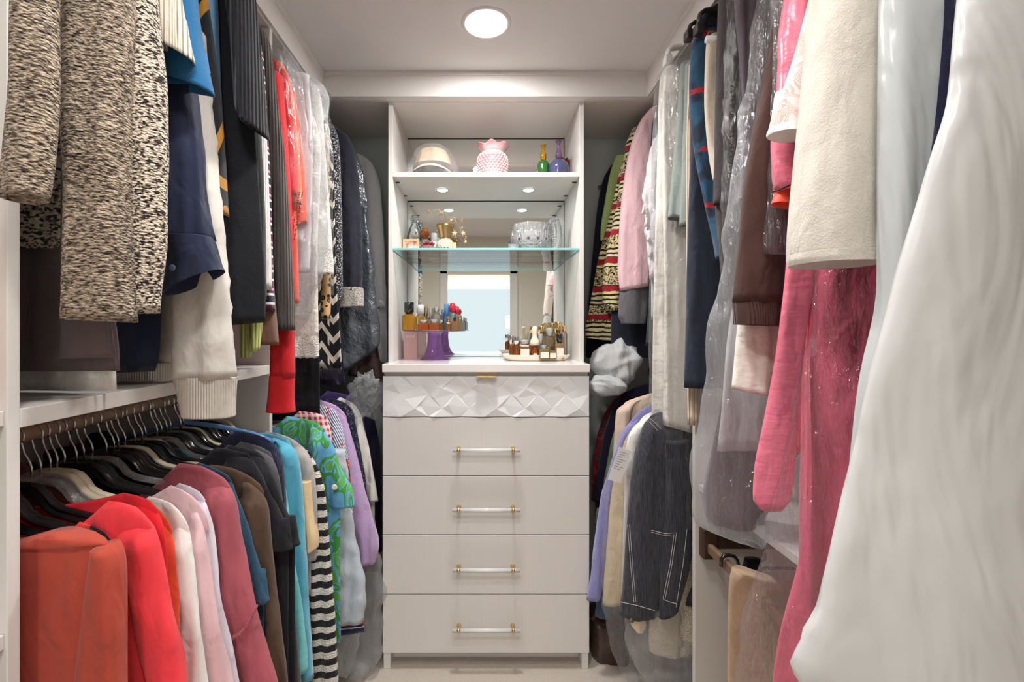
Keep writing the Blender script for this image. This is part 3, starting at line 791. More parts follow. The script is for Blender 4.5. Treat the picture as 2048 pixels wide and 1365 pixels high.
def strflow(k):
    x, y, z = k.sep(k.obj()); u = k.m('ADD', k.m('ADD', x, y), k.m('MULTIPLY', z, .5))
    a = k.m('GREATER_THAN', k.m('FRACT', k.m('DIVIDE', u, .009)), .5)
    s_ = k.mix(a, lin((236, 236, 240)), lin((86, 100, 140)))
    f = k.noise(k.obj(), 17, 2, .6, 1.0)
    s_ = k.mix(k.m('GREATER_THAN', f, .60), s_, lin((206, 54, 48)))
    return k.mix(k.m('GREATER_THAN', k.noise(k.obj(), 24, 2, .6, .5), .64), s_, lin((70, 60, 80)))
C['strflow'] = cloth('navy_stripe_with_red_flowers', (0, 0, 0), 'weave', colsock=strflow)
C['palebl'] = cloth('pale_grey_blue_cotton', (190, 198, 208), 'weave', var=.04)
C['embro'] = striped('red_navy_embroidered_band', [(0, (44, 42, 84)), (.35, (200, 190, 190)), (.45, (40, 38, 60)), (.6, (190, 60, 50)), (.8, (60, 40, 50))], .05, warp=.02)
C['lavender'] = cloth('lavender_velour', (186, 158, 200), 'weave', sheen=.4, var=.06)
C['navydot'] = blotch('navy_dotted_print', [(0, (36, 34, 58)), (.66, (160, 160, 180))], 120)
C['offw'] = cloth('off_white_wool', (226, 222, 214), 'weave')
C['purple'] = cloth('purple_knit', (78, 54, 118), 'knit')
C['midnight'] = cloth('midnight_velvet', (32, 28, 54), 'fleece')
# right-hand side
C['lime'] = cloth('lime_green_lining', (196, 222, 148), 'weave')
def jack(k):
    x, y, z = k.sep(k.obj()); zz = k.m('ADD', z, k.m('MULTIPLY', k.m('SUBTRACT', k.noise(k.obj(), 26, 2), .5), .016))
    f = k.m('FRACT', k.m('DIVIDE', zz, .021)); fine = k.ramp(f, [(0, lin((28, 24, 26))), (.42, lin((234, 218, 164)))], 'CONSTANT')
    n = k.noise(k.mul(k.obj(), (1, 1, .8)), 170, 2); mar = k.ramp(n, [(.46, lin((34, 30, 32))), (.52, lin((226, 208, 156)))])
    b = k.m('FRACT', k.m('DIVIDE', zz, .17)); sel = k.m('GREATER_THAN', b, .55)
    c = k.mix(sel, fine, mar)
    r = k.m('FRACT', k.m('DIVIDE', zz, .128)); return k.mix(k.m('GREATER_THAN', r, .80), c, k.mix(n, lin((90, 14, 30)), lin((206, 40, 56))))
C['jacknit'] = cloth('cream_black_red_striped_boucle', (0, 0, 0), 'chunky', colsock=jack)
C['pinkfl'] = cloth('pale_pink_fleece', (232, 192, 198), 'fleece', sheen=.4, var=.05)
C['greyfl'] = cloth('charcoal_grey_fleece', (104, 102, 106), 'fleece', var=.2)
C['dkgreen'] = cloth('dark_green_wool', (56, 72, 72), 'weave')
C['navy2'] = cloth('midnight_navy_wool', (30, 32, 46), 'weave')
C['voile'] = cloth('white_voile', (232, 228, 230), 'crinkle', amt=1.5, trans=.12)
C['ivory'] = cloth('ivory_crepe', (238, 232, 223), 'satin', .75, var=.03)
C['sage'] = cloth('sage_grey_brushed_cotton', (146, 156, 150), 'fleece')
C['pin'] = striped('beige_pinstripe', [(0, (206, 186, 164)), (.6, (150, 122, 100)), (.75, (222, 206, 188))], .010, ax='x')
C['navyt'] = cloth('navy_twill', (46, 52, 66), 'weave', amt=1.2)
def flor(k):
    f = k.noise(k.mul(k.obj(), (1, 1, .7)), 14, 2, .5, 1.4); n = k.noise(k.mul(k.obj(), (60, 60, 200)), 1.0, 2)
    c = k.ramp(f, [(.40, lin((46, 52, 68))), (.5, lin((52, 88, 116)))])
    c = k.mix(k.m('MULTIPLY', n, .3), c, lin((30, 60, 90)))
    x, y, z = k.sep(k.obj()); r = k.m('FRACT', k.m('DIVIDE', z, .17))
    return k.mix(k.m('MULTIPLY', k.m('GREATER_THAN', k.m('ADD', r, k.m('MULTIPLY', f, .25)), 1.02), k.m('GREATER_THAN', k.noise(k.obj(), 30, 1), .46)), c, lin((178, 52, 62)))
C['flor'] = cloth('blue_jacquard_with_red_patches', (0, 0, 0), 'weave', colsock=flor)
C['tantr'] = cloth('sand_cotton_twill', (214, 200, 182), 'weave')
C['dkjean'] = cloth('washed_black_denim', (68, 62, 64), 'weave', var=.25)
C['plumgrey'] = cloth('plum_grey_jersey', (98, 86, 94), 'weave', amt=1.4)
C['choc'] = cloth('chocolate_sweatshirt', (78, 55, 49), 'weave')
C['chocrib'] = cloth('chocolate_rib', (82, 60, 54), 'rib')
C['pinksat'] = cloth('pink_satin', (236, 120, 146), 'satin', .36, spec=.55, var=.03)
C['hotpink'] = cloth('hot_pink_lining', (226, 66, 104), 'weave', var=.05)
C['orangesat'] = cloth('orange_red_satin', (242, 88, 66), 'satin', .5)
def palm(k):
    o = k.obj(); n = k.noise(o, 9, 1, .5, 2.0); x, y, z = k.sep(o)
    s_ = k.m('SINE', k.m('MULTIPLY', k.m('ADD', z, k.m('MULTIPLY', n, .25)), 900.0))
    f = k.m('MULTIPLY', k.m('GREATER_THAN', n, .50), k.m('GREATER_THAN', s_, -.2))
    return k.mix(f, lin((244, 226, 222)), lin((240, 184, 176)))
C['palm'] = cloth('white_pink_palm_print', (0, 0, 0), 'weave', colsock=palm)
C['coat'] = cloth('ivory_fleece', (226, 218, 206), 'fleece', var=.03, sheen=.3)
C['tulle'] = cloth('pink_chiffon', (240, 106, 136), 'weave', .7, amt=1.4, var=.08)
def bagm(name, col, rough=.30):
    k = N(name); o = k.obj()
    n1 = k.noise(k.mul(o, (1, 1, .3)), 7, 3, .55, .8); n2 = k.noise(k.mul(o, (1, 1, .6)), 26, 3)
    nr = k.bump(n1, .06, .6); nr = k.bump(n2, .006, .3, nr)
    b = k.bsdf(Base_Color=lin(col), Roughness=rough, normal=nr); b.node.inputs['Subsurface Weight'].default_value = 0.0
    ts = k.n.new('ShaderNodeBsdfTranslucent'); ts.inputs[0].default_value = lin(col); mx = k.n.new('ShaderNodeMixShader'); mx.inputs[0].default_value = .3
    k.l.new(b, mx.inputs[1]); k.l.new(ts.outputs[0], mx.inputs[2]); return k.done(mx.outputs[0])
C['wbag'] = bagm('white_polythene', (236, 236, 235))
C['wbag2'] = bagm('milky_polythene', (228, 232, 232), .25)
def dnm(k):
    f = k.noise(k.mul(k.obj(), (420, 420, 18)), 1.0, 3); return k.ramp(f, [(.3, lin((38, 38, 46))), (.75, lin((84, 84, 92)))])
C['jean'] = cloth('black_slub_denim', (0, 0, 0), 'weave', colsock=dnm)
C['stitch'] = plain('white_stitching', (228, 226, 222), .8)
C['camel'] = cloth('pale_camel_wool', (226, 206, 172), 'weave')
C['beigej'] = cloth('beige_gabardine', (220, 198, 176), 'weave')
C['peri'] = cloth('periwinkle_boucle', (140, 138, 196), 'fleece', sheen=.5, var=.15)
C['sagej'] = cloth('sage_green_wool', (128, 144, 118), 'weave')
C['redprint'] = blotch('red_teal_print', [(0, (150, 36, 44)), (.55, (60, 80, 90)), (.62, (196, 60, 58))], 22)
C['bluejean'] = cloth('dark_blue_denim', (60, 78, 96), 'weave', var=.2)
C['quilt'] = cloth('cream_quilted_fleece', (232, 220, 198), 'chunky', var=.05)
C['fleeceb'] = cloth('ice_grey_plush', (188, 190, 190), 'fleece', sheen=.4, var=.05)
C['linen'] = cloth('beige_slub_linen', (196, 168, 140), 'weave', var=.16)
FILM = film('clear_garment_film', .03)
FILM2 = film('milky_garment_film', .17, rough=.16)
FILM3 = film('crumpled_polythene', .22, rough=.12, bscale=22)
FILMG = film('grey_garment_film', .12, tint=(.80, .82, .84))
# ================================================================== upper left clothes, near to far
U = ZRU
g = Garment('knit_cardigan', 'chunky brown and cream marled cardigan, nearest on the upper left', 'cardigan', .775, C['tweedf'])
g.part('body', [(60, None, 215), (250, None, 220), (420, None, 215), (495, None, 200)], .012, .012, C['tweedc'], zr=U, fold=.006)
g.part('front_band', [(-140, 268, 300), (0, 250, 308), (100, 240, 320), (250, 228, 335), (400, 215, 331), (520, 212, 326), (600, 214, 320), (627, 222, 317)], .026, .0, C['tweedc'], fold=.004, edge=.002)
g.part('sleeve', [(-200, 130, 250), (0, 100, 262), (120, 112, 256), (250, 128, 250), (400, 140, 250), (520, 138, 255), (600, 136, 260), (642, 134, 262)], .034, -.045, fold=.008, ff=10, slant=-.006)
g.part('sleeve', [(-240, 70, 120), (0, 42, 108), (150, 40, 110), (300, 24, 104), (380, 17, 96), (402, 19, 92)], .024, -.128, fold=.006)
g.build()
g = Garment('knit_sweater', 'yellow ribbed knit sleeve peeking out under the marled cardigan', 'sweater', .845, C['yellow'])
g.part('sleeve', [(-180, 120, 230), (100, 110, 215), (300, 102, 205), (440, 100, 190), (495, 108, 182), (531, 134, 176)], .020, fold=.003); g.build()
g = Garment('jersey_blouse', 'mauve-grey jersey top hanging below the marled cardigan', 'top', .814, C['mauve'])
g.part('body', [(300, None, 190), (480, None, 205), (600, None, 222), (700, None, 236), (742, None, 238)], .012, 0, zr=U, fold=.010, ff=8)
g.part('sleeve', [(-50, 135, 200), (300, 128, 205), (520, 128, 205), (640, 128, 214), (700, 125, 220), (716, 124, 222)], .012, -.026, fold=.008, ff=16)
g.build()
g = Garment('t_shirt', 'white cotton tee with crumpled hem resting on the left shelf edge', 't-shirt', .838, C['whitetee'])
g.part('body', [(400, None, 190), (600, None, 215), (740, None, 235), (781, None, 237)], .010, .0, zr=U, fold=.012, ff=9)
g.build()
g = Garment('knit_sweater', 'cream cable-knit sleeve overlapping the blue wool hem', 'sweater', .83, C['creamrib'])
g.part('sleeve', [(-260, 300, 330), (-120, 290, 345), (0, 300, 360), (60, 312, 372), (106, 318, 383)], .026, fold=.004, slant=-.026); g.build()
g = Garment('wool_jacket', 'bright blue boiled-wool jacket with flared hem', 'jacket', .895, C['bluefelt'])
g.part('body', [(-200, None, 350), (0, None, 390), (100, None, 404), (160, None, 415), (176, None, 418)], .024, 0, zr=U, fold=.010, ff=8)
g.part('sleeve', [(-150, 320, 380), (0, 326, 394), (100, 325, 410), (174, 324, 425)], .028, -.02, fold=.006, slant=-.028); g.build()
g = Garment('linen_shirt', 'navy linen shirt with buttoned cuff and split hem', 'shirt', .945, C['navylin'])
g.part('body', [(0, None, 330), (300, None, 322), (600, None, 322), (700, None, 318), (748, None, 306)], .020, .01, zr=U, fold=.012, ff=9, slant=.01)
g.part('sleeve', [(60, 345, 378), (160, 340, 388), (300, 334, 402), (400, 326, 412), (480, 322, 424)], .030, -.03, fold=.008, ff=18, wr=.003, wf=9)
g.part('cuff', [(474, 322, 423), (500, 326, 432), (540, 330, 441), (566, 328, 446)], .036, -.032, slant=.052, fold=.002, sub=1)
V, Fc = lathe([(.0002, .0), (.006, .0), (.0065, .0015), (.004, .0025), (.0002, .0018)], 16)
bp = P(345, 536, .945-.075)
g.raw('button', [(bp[0]+x, bp[1]-z, bp[2]+y) for x, y, z in V], Fc, plain('blue_shell_button', (90, 110, 130), .2), sub=1)
g.build()
g = Garment('sweatshirt', 'oatmeal sweatshirt with wide ribbed cuff hanging past the shelf', 'sweatshirt', .985, C['oat'])
g.part('body', [(100, None, 360), (400, None, 375), (600, None, 365), (728, None, 350)], .020, .022, zr=U, fold=.008)
g.part('hem_rib', [(726, None, 349), (745, None, 348), (760, None, 345)], .020, .022, C['oatrib'], fold=.004)
g.part('sleeve', [(60, 372, 402), (180, 374, 412), (300, 378, 428), (450, 372, 444), (600, 352, 458), (700, 350, 467), (757, 347, 474)], .034, -.01, fold=.007, ff=15, wr=.003)
g.part('cuff', [(754, 348, 474), (775, 354, 471), (805, 361, 470), (833, 366, 469)], .034, -.01, C['oatrib'], fold=.003, sub=2)
g.build()
g = Garment('print_blouse', 'black blouse with gold line print between oatmeal and black sleeves', 'blouse', 1.015, C['goldline'])
g.part('sleeve', [(-160, 380, 405), (0, 385, 416), (150, 398, 432), (300, 414, 446), (400, 424, 451), (432, 428, 453)], .022, fold=.005); g.build()
g = Garment('denim_shirt', 'light blue denim shirt sleeve squeezed beside the black tunic', 'shirt', 1.035, C['denim'])
g.part('sleeve', [(-160, 395, 420), (0, 404, 431), (150, 416, 436), (300, 424, 444), (380, 430, 446)], .020, fold=.004); g.build()
g = Garment('knit_tunic', 'black knit tunic with short ribbed dolman sleeve', 'tunic', 1.085, C['black'])
g.part('body', [(-100, None, 478), (100, None, 498), (300, None, 512), (450, None, 521), (600, None, 529), (664, None, 528)], .030, 0, zr=U, fold=.012, ff=9, slant=.045)
g.part('sleeve', [(-160, 430, 480), (0, 455, 508), (100, 466, 518), (200, 474, 527), (238, 480, 530), (262, 492, 532)], .040, -.035, C['blackrib'], fold=.006, slant=-.028)
g.build()
g = Garment('chiffon_blouse', 'sheer dark olive blouse strip behind the black tunic', 'blouse', 1.135, C['olivesheer'])
g.part('sleeve', [(0, 480, 505), (250, 495, 520), (450, 506, 530), (600, 512, 533)], .012, fold=.003); g.build()
g = Garment('rib_pullover', 'white ribbed long sleeve between black tunic and charcoal cardigan', 'top', 1.16, C['whiterib'])
g.part('sleeve', [(0, 490, 503), (25, 494, 511), (120, 500, 522), (250, 508, 531), (400, 516, 537), (540, 524, 541), (580, 527, 541)], .016, fold=.003); g.build()
g = Garment('knit_sweater', 'pale green ribbed sweater cuffs just above the shelf end', 'sweater', 1.15, C['limerib'])
g.part('sleeve', [(300, 480, 520), (560, 496, 526), (640, 503, 525), (675, 504, 521), (703, 502, 517)], .016, .03, fold=.002)
g.part('sleeve', [(300, 460, 510), (560, 470, 505), (650, 480, 505), (700, 482, 503), (715, 483, 501)], .016, .055, fold=.002); g.build()
g = Garment('striped_jumper', 'plum, navy and cream striped top beside the charcoal cardigan', 'top', 1.195, C['stripe3'])
g.part('sleeve', [(76, 500, 512), (92, 504, 522), (200, 512, 531), (400, 522, 540), (560, 526, 545), (624, 526, 548)], .016, fold=.002); g.build()
g = Garment('jersey_blouse', 'brown jersey hem below the striped top', 'top', 1.215, C['brownj'])
g.part('body', [(300, 480, 535), (560, 505, 545), (640, 517, 552), (690, 517, 557)], .018, fold=.004, ff=16); g.build()
g = Garment('knit_cardigan', 'charcoal ribbed cardigan with row of dark buttons on cuff', 'cardigan', 1.26, C['charrib'])
g.part('body', [(48, None, 512), (90, None, 528), (300, None, 552), (600, None, 560)], .022, .02, zr=U, fold=.006)
g.part('sleeve', [(52, 500, 518), (64, 504, 530), (95, 510, 540), (200, 520, 554), (300, 533, 567), (430, 541, 577), (560, 550, 585), (620, 556, 588), (661, 559, 588)], .026, 0, fold=.004)
for py, px in ((577, 556), (604, 559), (625, 561), (646, 563)):
    V, Fc = lathe([(.0002, -.003), (.0045, -.002), (.006, .0), (.0045, .002), (.0002, .003)], 12)
    b = P(px, py, 1.24); g.raw('button', [(b[0]+x, b[1]-z, b[2]+y) for x, y, z in V], Fc, plain('dark_button', (40, 36, 36), .25), sub=1)
g.build()
g = Garment('knit_sweater', 'bright red knit sweater with long sleeve hanging below the shelf', 'sweater', 1.30, C['redk'])
g.part('body', [(120, None, 540), (200, None, 548), (400, None, 560), (640, None, 560)], .018, .02, zr=U, fold=.006)
g.part('sleeve', [(150, 545, 563), (400, 552, 580), (600, 546, 587), (690, 541, 588), (756, 540, 589)], .026, 0, fold=.005)
g.part('cuff', [(752, 540, 589), (790, 537, 588), (824, 533, 590)], .024, 0, fold=.003, sub=1); g.build()
g = Garment('short_sleeve_tee', 'red short-sleeved top in a clear bag beside the charcoal cardigan', 'top', 1.345, C['red'])
g.part('sleeve', [(124, 545, 556), (150, 550, 574), (250, 556, 584), (340, 565, 592), (382, 570, 594), (388, 572, 593)], .020, fold=.003); g.build()
g = Garment('jersey_blouse', 'orange jersey sleeve behind the red short sleeve', 'top', 1.385, C['orange'])
g.part('sleeve', [(128, 555, 566), (155, 560, 578), (250, 572, 592), (400, 580, 603), (408, 582, 603)], .018, fold=.003); g.build()
g = Garment('coral_blouse', 'coral top with long slim sleeve beside white lace', 'top', 1.415, C['coral'])
g.part('sleeve', [(200, 556, 578), (350, 562, 586), (480, 572, 594), (590, 578, 597), (607, 580, 597)], .014, -.02, fold=.002)
g.part('body', [(180, 560, 590), (400, 580, 612), (452, 586, 613)], .016, .03, fold=.005, ff=20, slant=.02); g.build()
g = Garment('garment_bag', 'clear dry-cleaning bag with printed warning stripe over red and orange tops', 'bag', 1.385, FILM)
g.part('film', [(112, 544, 560), (122, 546, 584), (150, 550, 600), (300, 562, 614), (430, 570, 622), (560, 580, 622), (625, 585, 606)], .062, 0, fold=.010, ff=16, wr=.006, wf=9, edge=.004, hem=False)
pr = []
random.seed(11)
for i in range(46):
    u = i/45; py = 385+u*95; px = 602-u*17
    for jj in (-1, 1):
        if random.random() < .82:
            b = P(px+jj*3.0, py+random.uniform(-.6, .6), 1.318); hw = random.uniform(.0012, .003)
            pr.append(([(b[0]-hw, b[1], b[2]-.0008), (b[0]+hw, b[1], b[2]-.0004), (b[0]+hw, b[1]-.0003, b[2]+.0012), (b[0]-hw, b[1]-.0003, b[2]+.0008)], [(0, 1, 2, 3)]))
V, Fc = join_vf(pr); g.raw('warning_print', V, Fc, plain('dark_print', (70, 40, 44), .6), label='small dark printed warning lines', sub=0, smooth=False)
g.build()
g = Garment('lace_dress', 'white eyelet cotton dress with scalloped crochet hems', 'dress', 1.585, C['lace'])
g.part('underskirt', [(300, None, 640), (500, None, 634), (600, None, 635), (676, None, 637)], .024, -.02, zr=U, fold=.010, ff=12)
g.part('hem_lace', [(674, None, 637), (700, None, 638), (712, None, 638)], .025, -.02, C['lacetrim'], fold=.010, ff=12, scal=(.022, .010), n=90, seed='lhem')
g.part('bodice', [(160, None, 622), (185, None, 640), (300, None, 650), (400, None, 658), (505, None, 665)], .034, .03, zr=U, fold=.008, ff=12)
g.part('hem_lace', [(503, None, 665), (530, None, 667), (545, None, 667)], .035, .03, C['lacetrim'], fold=.008, ff=12, scal=(.022, .010), n=90, seed='lhem2')
g.build()
g = Garment('crepe_skirt', 'pale grey skirt in film between coral and white lace', 'skirt', 1.47, C['paleg'])
g.part('skirt', [(150, 560, 618), (300, 575, 625), (470, 580, 622), (545, 583, 618)], .020, fold=.006); g.build()
g = Garment('garment_bag', 'milky film bag gathered at the top over the white lace dress', 'bag', 1.53, FILM2)
g.part('film', [(120, 578, 592), (150, 580, 606), (165, 580, 640), (185, 580, 655), (300, 582, 655), (450, 586, 650), (560, 590, 640), (630, 585, 612)], .062, 0, fold=.012, ff=14, wr=.008, wf=8, edge=.006, hem=False); g.build()
g = Garment('leopard_blouse', 'leopard print blouse sleeve below white crochet hem', 'blouse', 1.70, C['leopard'])
g.part('sleeve', [(250, 640, 656), (400, 642, 660), (540, 643, 662), (639, 641, 661)], .016, fold=.003); g.build()
g = Garment('garment_bag', 'narrow clear bag with twisted neck beside the sparkly knit', 'bag', 1.715, FILM)
g.part('film', [(188, 636, 662), (200, 638, 660), (222, 646, 658), (260, 644, 662), (400, 640, 665), (560, 646, 667), (590, 652, 667)], .030, 0, fold=.008, ff=20, wr=.006, wf=10, hem=False); g.build()
g = Garment('woven_scarf', 'black and cream geometric woven wrap with fringed end', 'wrap', 1.77, C['geo'])
g.part('panel', [(300, None, 664), (560, None, 672), (650, None, 680), (739, None, 685)], .016, 0, zr=U, fold=.012, ff=12)
fr = []
for i in range(26):
    px = 618+i*2.55; a = P(px, 737, 1.755); z2 = .030+.012*random.random()
    fr.append(sweep([(a[0], a[1], a[2]), (a[0]+random.uniform(-.003, .003), a[1]-.002, a[2]-z2*.5), (a[0]+random.uniform(-.006, .006), a[1], a[2]-z2)], [.0014, .0012, .0006], n=5))
V, Fc = join_vf(fr); g.raw('fringe', V, Fc, C['blacktee'], sub=0); g.build()
g = Garment('knit_cardigan', 'sparkly black and silver knit sleeve beside the navy jacket', 'cardigan', 1.85, C['sparkle'])
g.part('sleeve', [(250, 655, 666), (275, 658, 676), (350, 662, 681), (450, 663, 684), (560, 663, 685), (601, 662, 683)], .024, fold=.003)
g.part('body', [(255, None, 655), (300, None, 664), (570, None, 668)], .02, .03, zr=U, fold=.006); g.build()
g = Garment('jacket', 'navy crepe jacket with turned-back mesh cuff', 'jacket', 1.93, C['navyc'])
g.part('body', [(256, None, 668), (290, None, 690), (400, None, 705), (560, None, 710)], .024, .03, zr=U, fold=.006)
g.part('sleeve', [(258, 660, 676), (275, 664, 698), (320, 668, 712), (400, 671, 720), (500, 674, 723), (582, 677, 724)], .034, 0, fold=.006, ff=16, wr=.004)
g.part('cuff', [(576, 676, 726), (590, 675, 727), (614, 675, 727)], .040, 0, C['mesh'], fold=.002, label='grey mesh turned-back cuff', slant=.006, sub=1); g.build()
g = Garment('garment_bag', 'glossy smoke-grey garment bag bulging beside the counter', 'bag', 2.03, C['darkbag'])
g.part('film', [(262, None, 680), (290, None, 706), (330, None, 722), (420, None, 733), (520, None, 745), (620, None, 757), (680, None, 759), (700, None, 748), (718, None, 726), (742, None, 700)], .036, 0, zr=U, fold=.016, ff=9, wr=.010, wf=5, edge=.004); g.build()
g = Garment('leather_bag', 'brown leatherette garment corner under the smoke-grey bag', 'skirt', 2.10, C['leather'])
g.part('skirt', [(500, 700, 735), (640, 708, 750), (700, 706, 757), (755, 695, 768)], .022, fold=.008, ff=10, slant=-.02); g.build()
g = Garment('suit_bag', 'pale grey suit cover at the back left beside the hutch', 'garment bag', 2.20, C['suitbag'])
g.part('cover', [(308, None, 722), (325, None, 744), (360, None, 758), (450, None, 767), (600, None, 772), (728, None, 775)], .040, 0, zr=U, fold=.012, ff=9, wr=.004, wf=5)
V, Fc = sweep([P(758, 603, 2.15), P(764, 606, 2.15), P(768, 612, 2.15)], [.008, .009, .008], [.002]*3, n=6, up=(0, 1, 0))
g.raw('paper_tag', V, Fc, M_WHITE, smooth=False); g.build()
g = Garment('trousers', 'black trouser legs below the white lace hem', 'trousers', 1.66, C['blacktee'])
g.part('leg', [(400, None, 632), (600, None, 636), (720, None, 640), (828, None, 641)], .020, 0, zr=U, fold=.008); g.build()
g = Garment('trousers', 'black velvet garment tail in the dark behind the fringed wrap', 'skirt', 1.88, C['midnight'])
g.part('skirt', [(400, None, 655), (640, None, 680), (770, None, 690)], .022, 0, zr=U, fold=.010); g.build()
# ================================================================== lower left clothes, near to far
def low(name, label, cat, key, Y, edge, **k): return topg(name, label, cat, C[key], Y, edge, **k)
g = Garment('knit_sweater', 'terracotta knit sweater, nearest on the lower left rod', 'sweater', .745, C['terra'])
g.part('body', [(1064, 96, 150), (1070, 72, 182), (1080, 45, 204), (1098, None, 222), (1130, None, 236), (1180, None, 240), (1365, None, 244), (1750, None, 240)], .022, 0, fold=.006, ff=6)
g.part('sleeve', [(1092, 196, 226), (1110, 192, 238), (1160, 184, 247), (1250, 172, 250), (1365, 158, 252), (1700, 150, 262)], .024, -.004, fold=.009, ff=13)
g.build()
low('labyrinth_blouse', 'red and black labyrinth print top behind the terracotta sweater', 'top', 'redgeo', .782, [(1045, 158), (1056, 190), (1080, 222), (1112, 242), (1180, 252), (1365, 256)], si=3, end=.62, t=.014)
low('crepe_blouse', 'scarlet blouse with wide plain sleeve on the lower left rod', 'blouse', 'scarlet', .825, [(1001, 220), (1006, 258), (1022, 288), (1048, 308), (1080, 321), (1200, 346), (1365, 388), (1500, 420)], si=4, sw=.072, end=.45, t=.024, wr=.002)
low('polo_shirt', 'red polo shirt with stand-up collar behind the scarlet blouse', 'shirt', 'red', .855, [(985, 250), (995, 290), (1020, 318), (1060, 335), (1150, 344), (1365, 350)], si=3, t=.014, dip=.03)
low('jersey_blouse', 'orange-red jersey top between scarlet and white', 'top', 'ored', .878, [(992, 260), (1004, 300), (1030, 330), (1062, 347), (1110, 357), (1210, 362), (1365, 364)], si=4, end=.83, t=.016, sw=.06)
low('long_sleeve_tee', 'white long-sleeved tee next to the orange-red top', 't-shirt', 'white', .918, [(992, 300), (1006, 345), (1030, 368), (1056, 381), (1100, 390), (1200, 402), (1365, 424), (1500, 440)], si=4, sw=.05, end=.40, t=.016)
low('jersey_blouse', 'pale pink jersey top with slim sleeve', 'top', 'palepink', .955, [(972, 340), (990, 378), (1020, 402), (1055, 413), (1092, 420), (1200, 438), (1365, 470), (1500, 496)], si=4, sw=.055, end=.38, t=.016, dip=.07)
low('cotton_shirt', 'lavender-white cotton shirt beside the dusty rose sweatshirt', 'shirt', 'lav', .99, [(966, 360), (978, 395), (1000, 414), (1022, 422), (1060, 432), (1200, 452), (1365, 482), (1500, 505)], si=3, sw=.05, end=.42, t=.015)
g = topg('sweatshirt', 'dusty rose sweatshirt with raw frayed seam on the sleeve', 'sweatshirt', C['rose'], 1.04,
    [(926, 360), (932, 402), (948, 438), (970, 462), (1000, 474), (1100, 491), (1200, 515), (1280, 534), (1365, 560), (1500, 580)], si=4, sw=.085, end=.36, t=.026, fold=.008)
fr = []
for i in range(40):
    u = i/39; a = P(462+u*53, 1272-u*58*u-4*u, 1.00)
    fr.append(sweep([a, (a[0]+random.uniform(-.003, .003), a[1]-.003, a[2]-.004), (a[0]+random.uniform(-.005, .005), a[1]-.002, a[2]-.009)], [.0016, .0013, .0006], n=4))
V, Fc = join_vf(fr); o = link('frayed_seam', mesh_from('frayed_seam', [tuple(Vector(v)-g.location) for v in V], Fc), C['rose'], g)
low('knit_tee', 'teal-blue knit short sleeve tucked behind the dusty rose sweatshirt', 't-shirt', 'teal', 1.085, [(925, 400), (940, 440), (962, 466), (985, 476), (1050, 497), (1130, 524), (1196, 546)], si=3, sw=.07, t=.016)
low('jersey_blouse', 'dark taupe jersey top left of the black tees', 'top', 'brown', 1.125, [(930, 420), (940, 470), (960, 505), (985, 527), (1010, 537), (1100, 548), (1220, 562), (1365, 580)], si=4, sw=.07, end=.30, t=.022)
low('black_tee', 'black tee with boxy sleeve, front one of two', 't-shirt', 'blacktee', 1.165, [(896, 430), (902, 475), (918, 508), (945, 523), (990, 545), (1060, 580), (1096, 592)], si=3, sw=.10, t=.022, end=.855)
low('black_tee', 'black tee with longer boxy sleeve, behind the first one', 't-shirt', 'black', 1.205, [(890, 455), (898, 500), (915, 530), (945, 548), (1000, 570), (1080, 602), (1088, 604)], si=3, sw=.09, t=.022, end=.845)
low('jersey_blouse', 'charcoal grey jersey top behind the black tees', 'top', 'charc', 1.24, [(884, 480), (894, 520), (912, 545), (945, 560), (1000, 568), (1150, 585), (1365, 604)], si=3, sw=.05, end=.30, t=.014)
low('knit_sweater', 'navy ribbed sweater in front of the turquoise cardigan', 'sweater', 'navyk', 1.28, [(862, 470), (868, 510), (882, 540), (905, 561), (940, 571), (1000, 575), (1100, 578)], si=3, sw=.06, t=.018, hem=.62)
low('satin_blouse', 'aqua satin blouse tail below the black tees', 'blouse', 'aqua', 1.30, [(880, 480), (900, 530), (930, 560), (960, 572), (1100, 590), (1200, 606), (1365, 622)], si=3, sw=.05, end=.44, t=.015, hem=.46)
low('velour_cardigan', 'turquoise velour cardigan with long sleeve', 'cardigan', 'turq', 1.345, [(866, 520), (872, 556), (888, 582), (905, 595), (940, 603), (1100, 615), (1250, 623), (1350, 630)], si=3, sw=.05, t=.022, dip=.05, hem=.5)
low('t_shirt', 'heather grey tee with apricot cuff beside the striped dress', 't-shirt', 'heather', 1.40, [(862, 535), (872, 575), (888, 602), (915, 622), (960, 632), (1050, 636), (1118, 634)], si=3, sw=.045, t=.018, hem=.6)
g = Garment('cotton_sleeve', 'pale apricot short sleeve under the heather grey tee', 't-shirt', 1.385, C['tan'])
g.part('sleeve', [(960, 596, 624), (1040, 606, 630), (1080, 612, 637), (1100, 614, 636)], .022, 0, fold=.003, slant=.015); g.build()
low('striped_dress', 'long black and white striped knit dress', 'dress', 'bw', 1.435, [(882, 560), (892, 598), (910, 625), (940, 640), (980, 652), (1100, 662), (1220, 671), (1358, 678)], si=3, sw=.075, t=.018, hem=.29, end=.285, inset=.02, wr=.001)
BOT = low('botanical_shirt', 'sky blue shirt with green botanical print and folded cuff', 'shirt', 'bluegreen', 1.56, [(832, 575), (842, 625), (862, 652), (892, 668), (930, 682), (985, 708), (1010, 712)], si=3, sw=.095, t=.028, hem=.34, inset=.05)
V, Fc = lathe([(.0002, -.002), (.0085, -.002), (.0095, 0), (.0085, .002), (.005, .0012), (.0002, .0012)], 20)
b = Vector(P(669, 975, 1.506))-BOT.location
link('button', mesh_from('button', [(b[0]+x, b[1]-z, b[2]+y) for x, y, z in V], Fc), M_WHITE, BOT, (0, 0, 0), True)
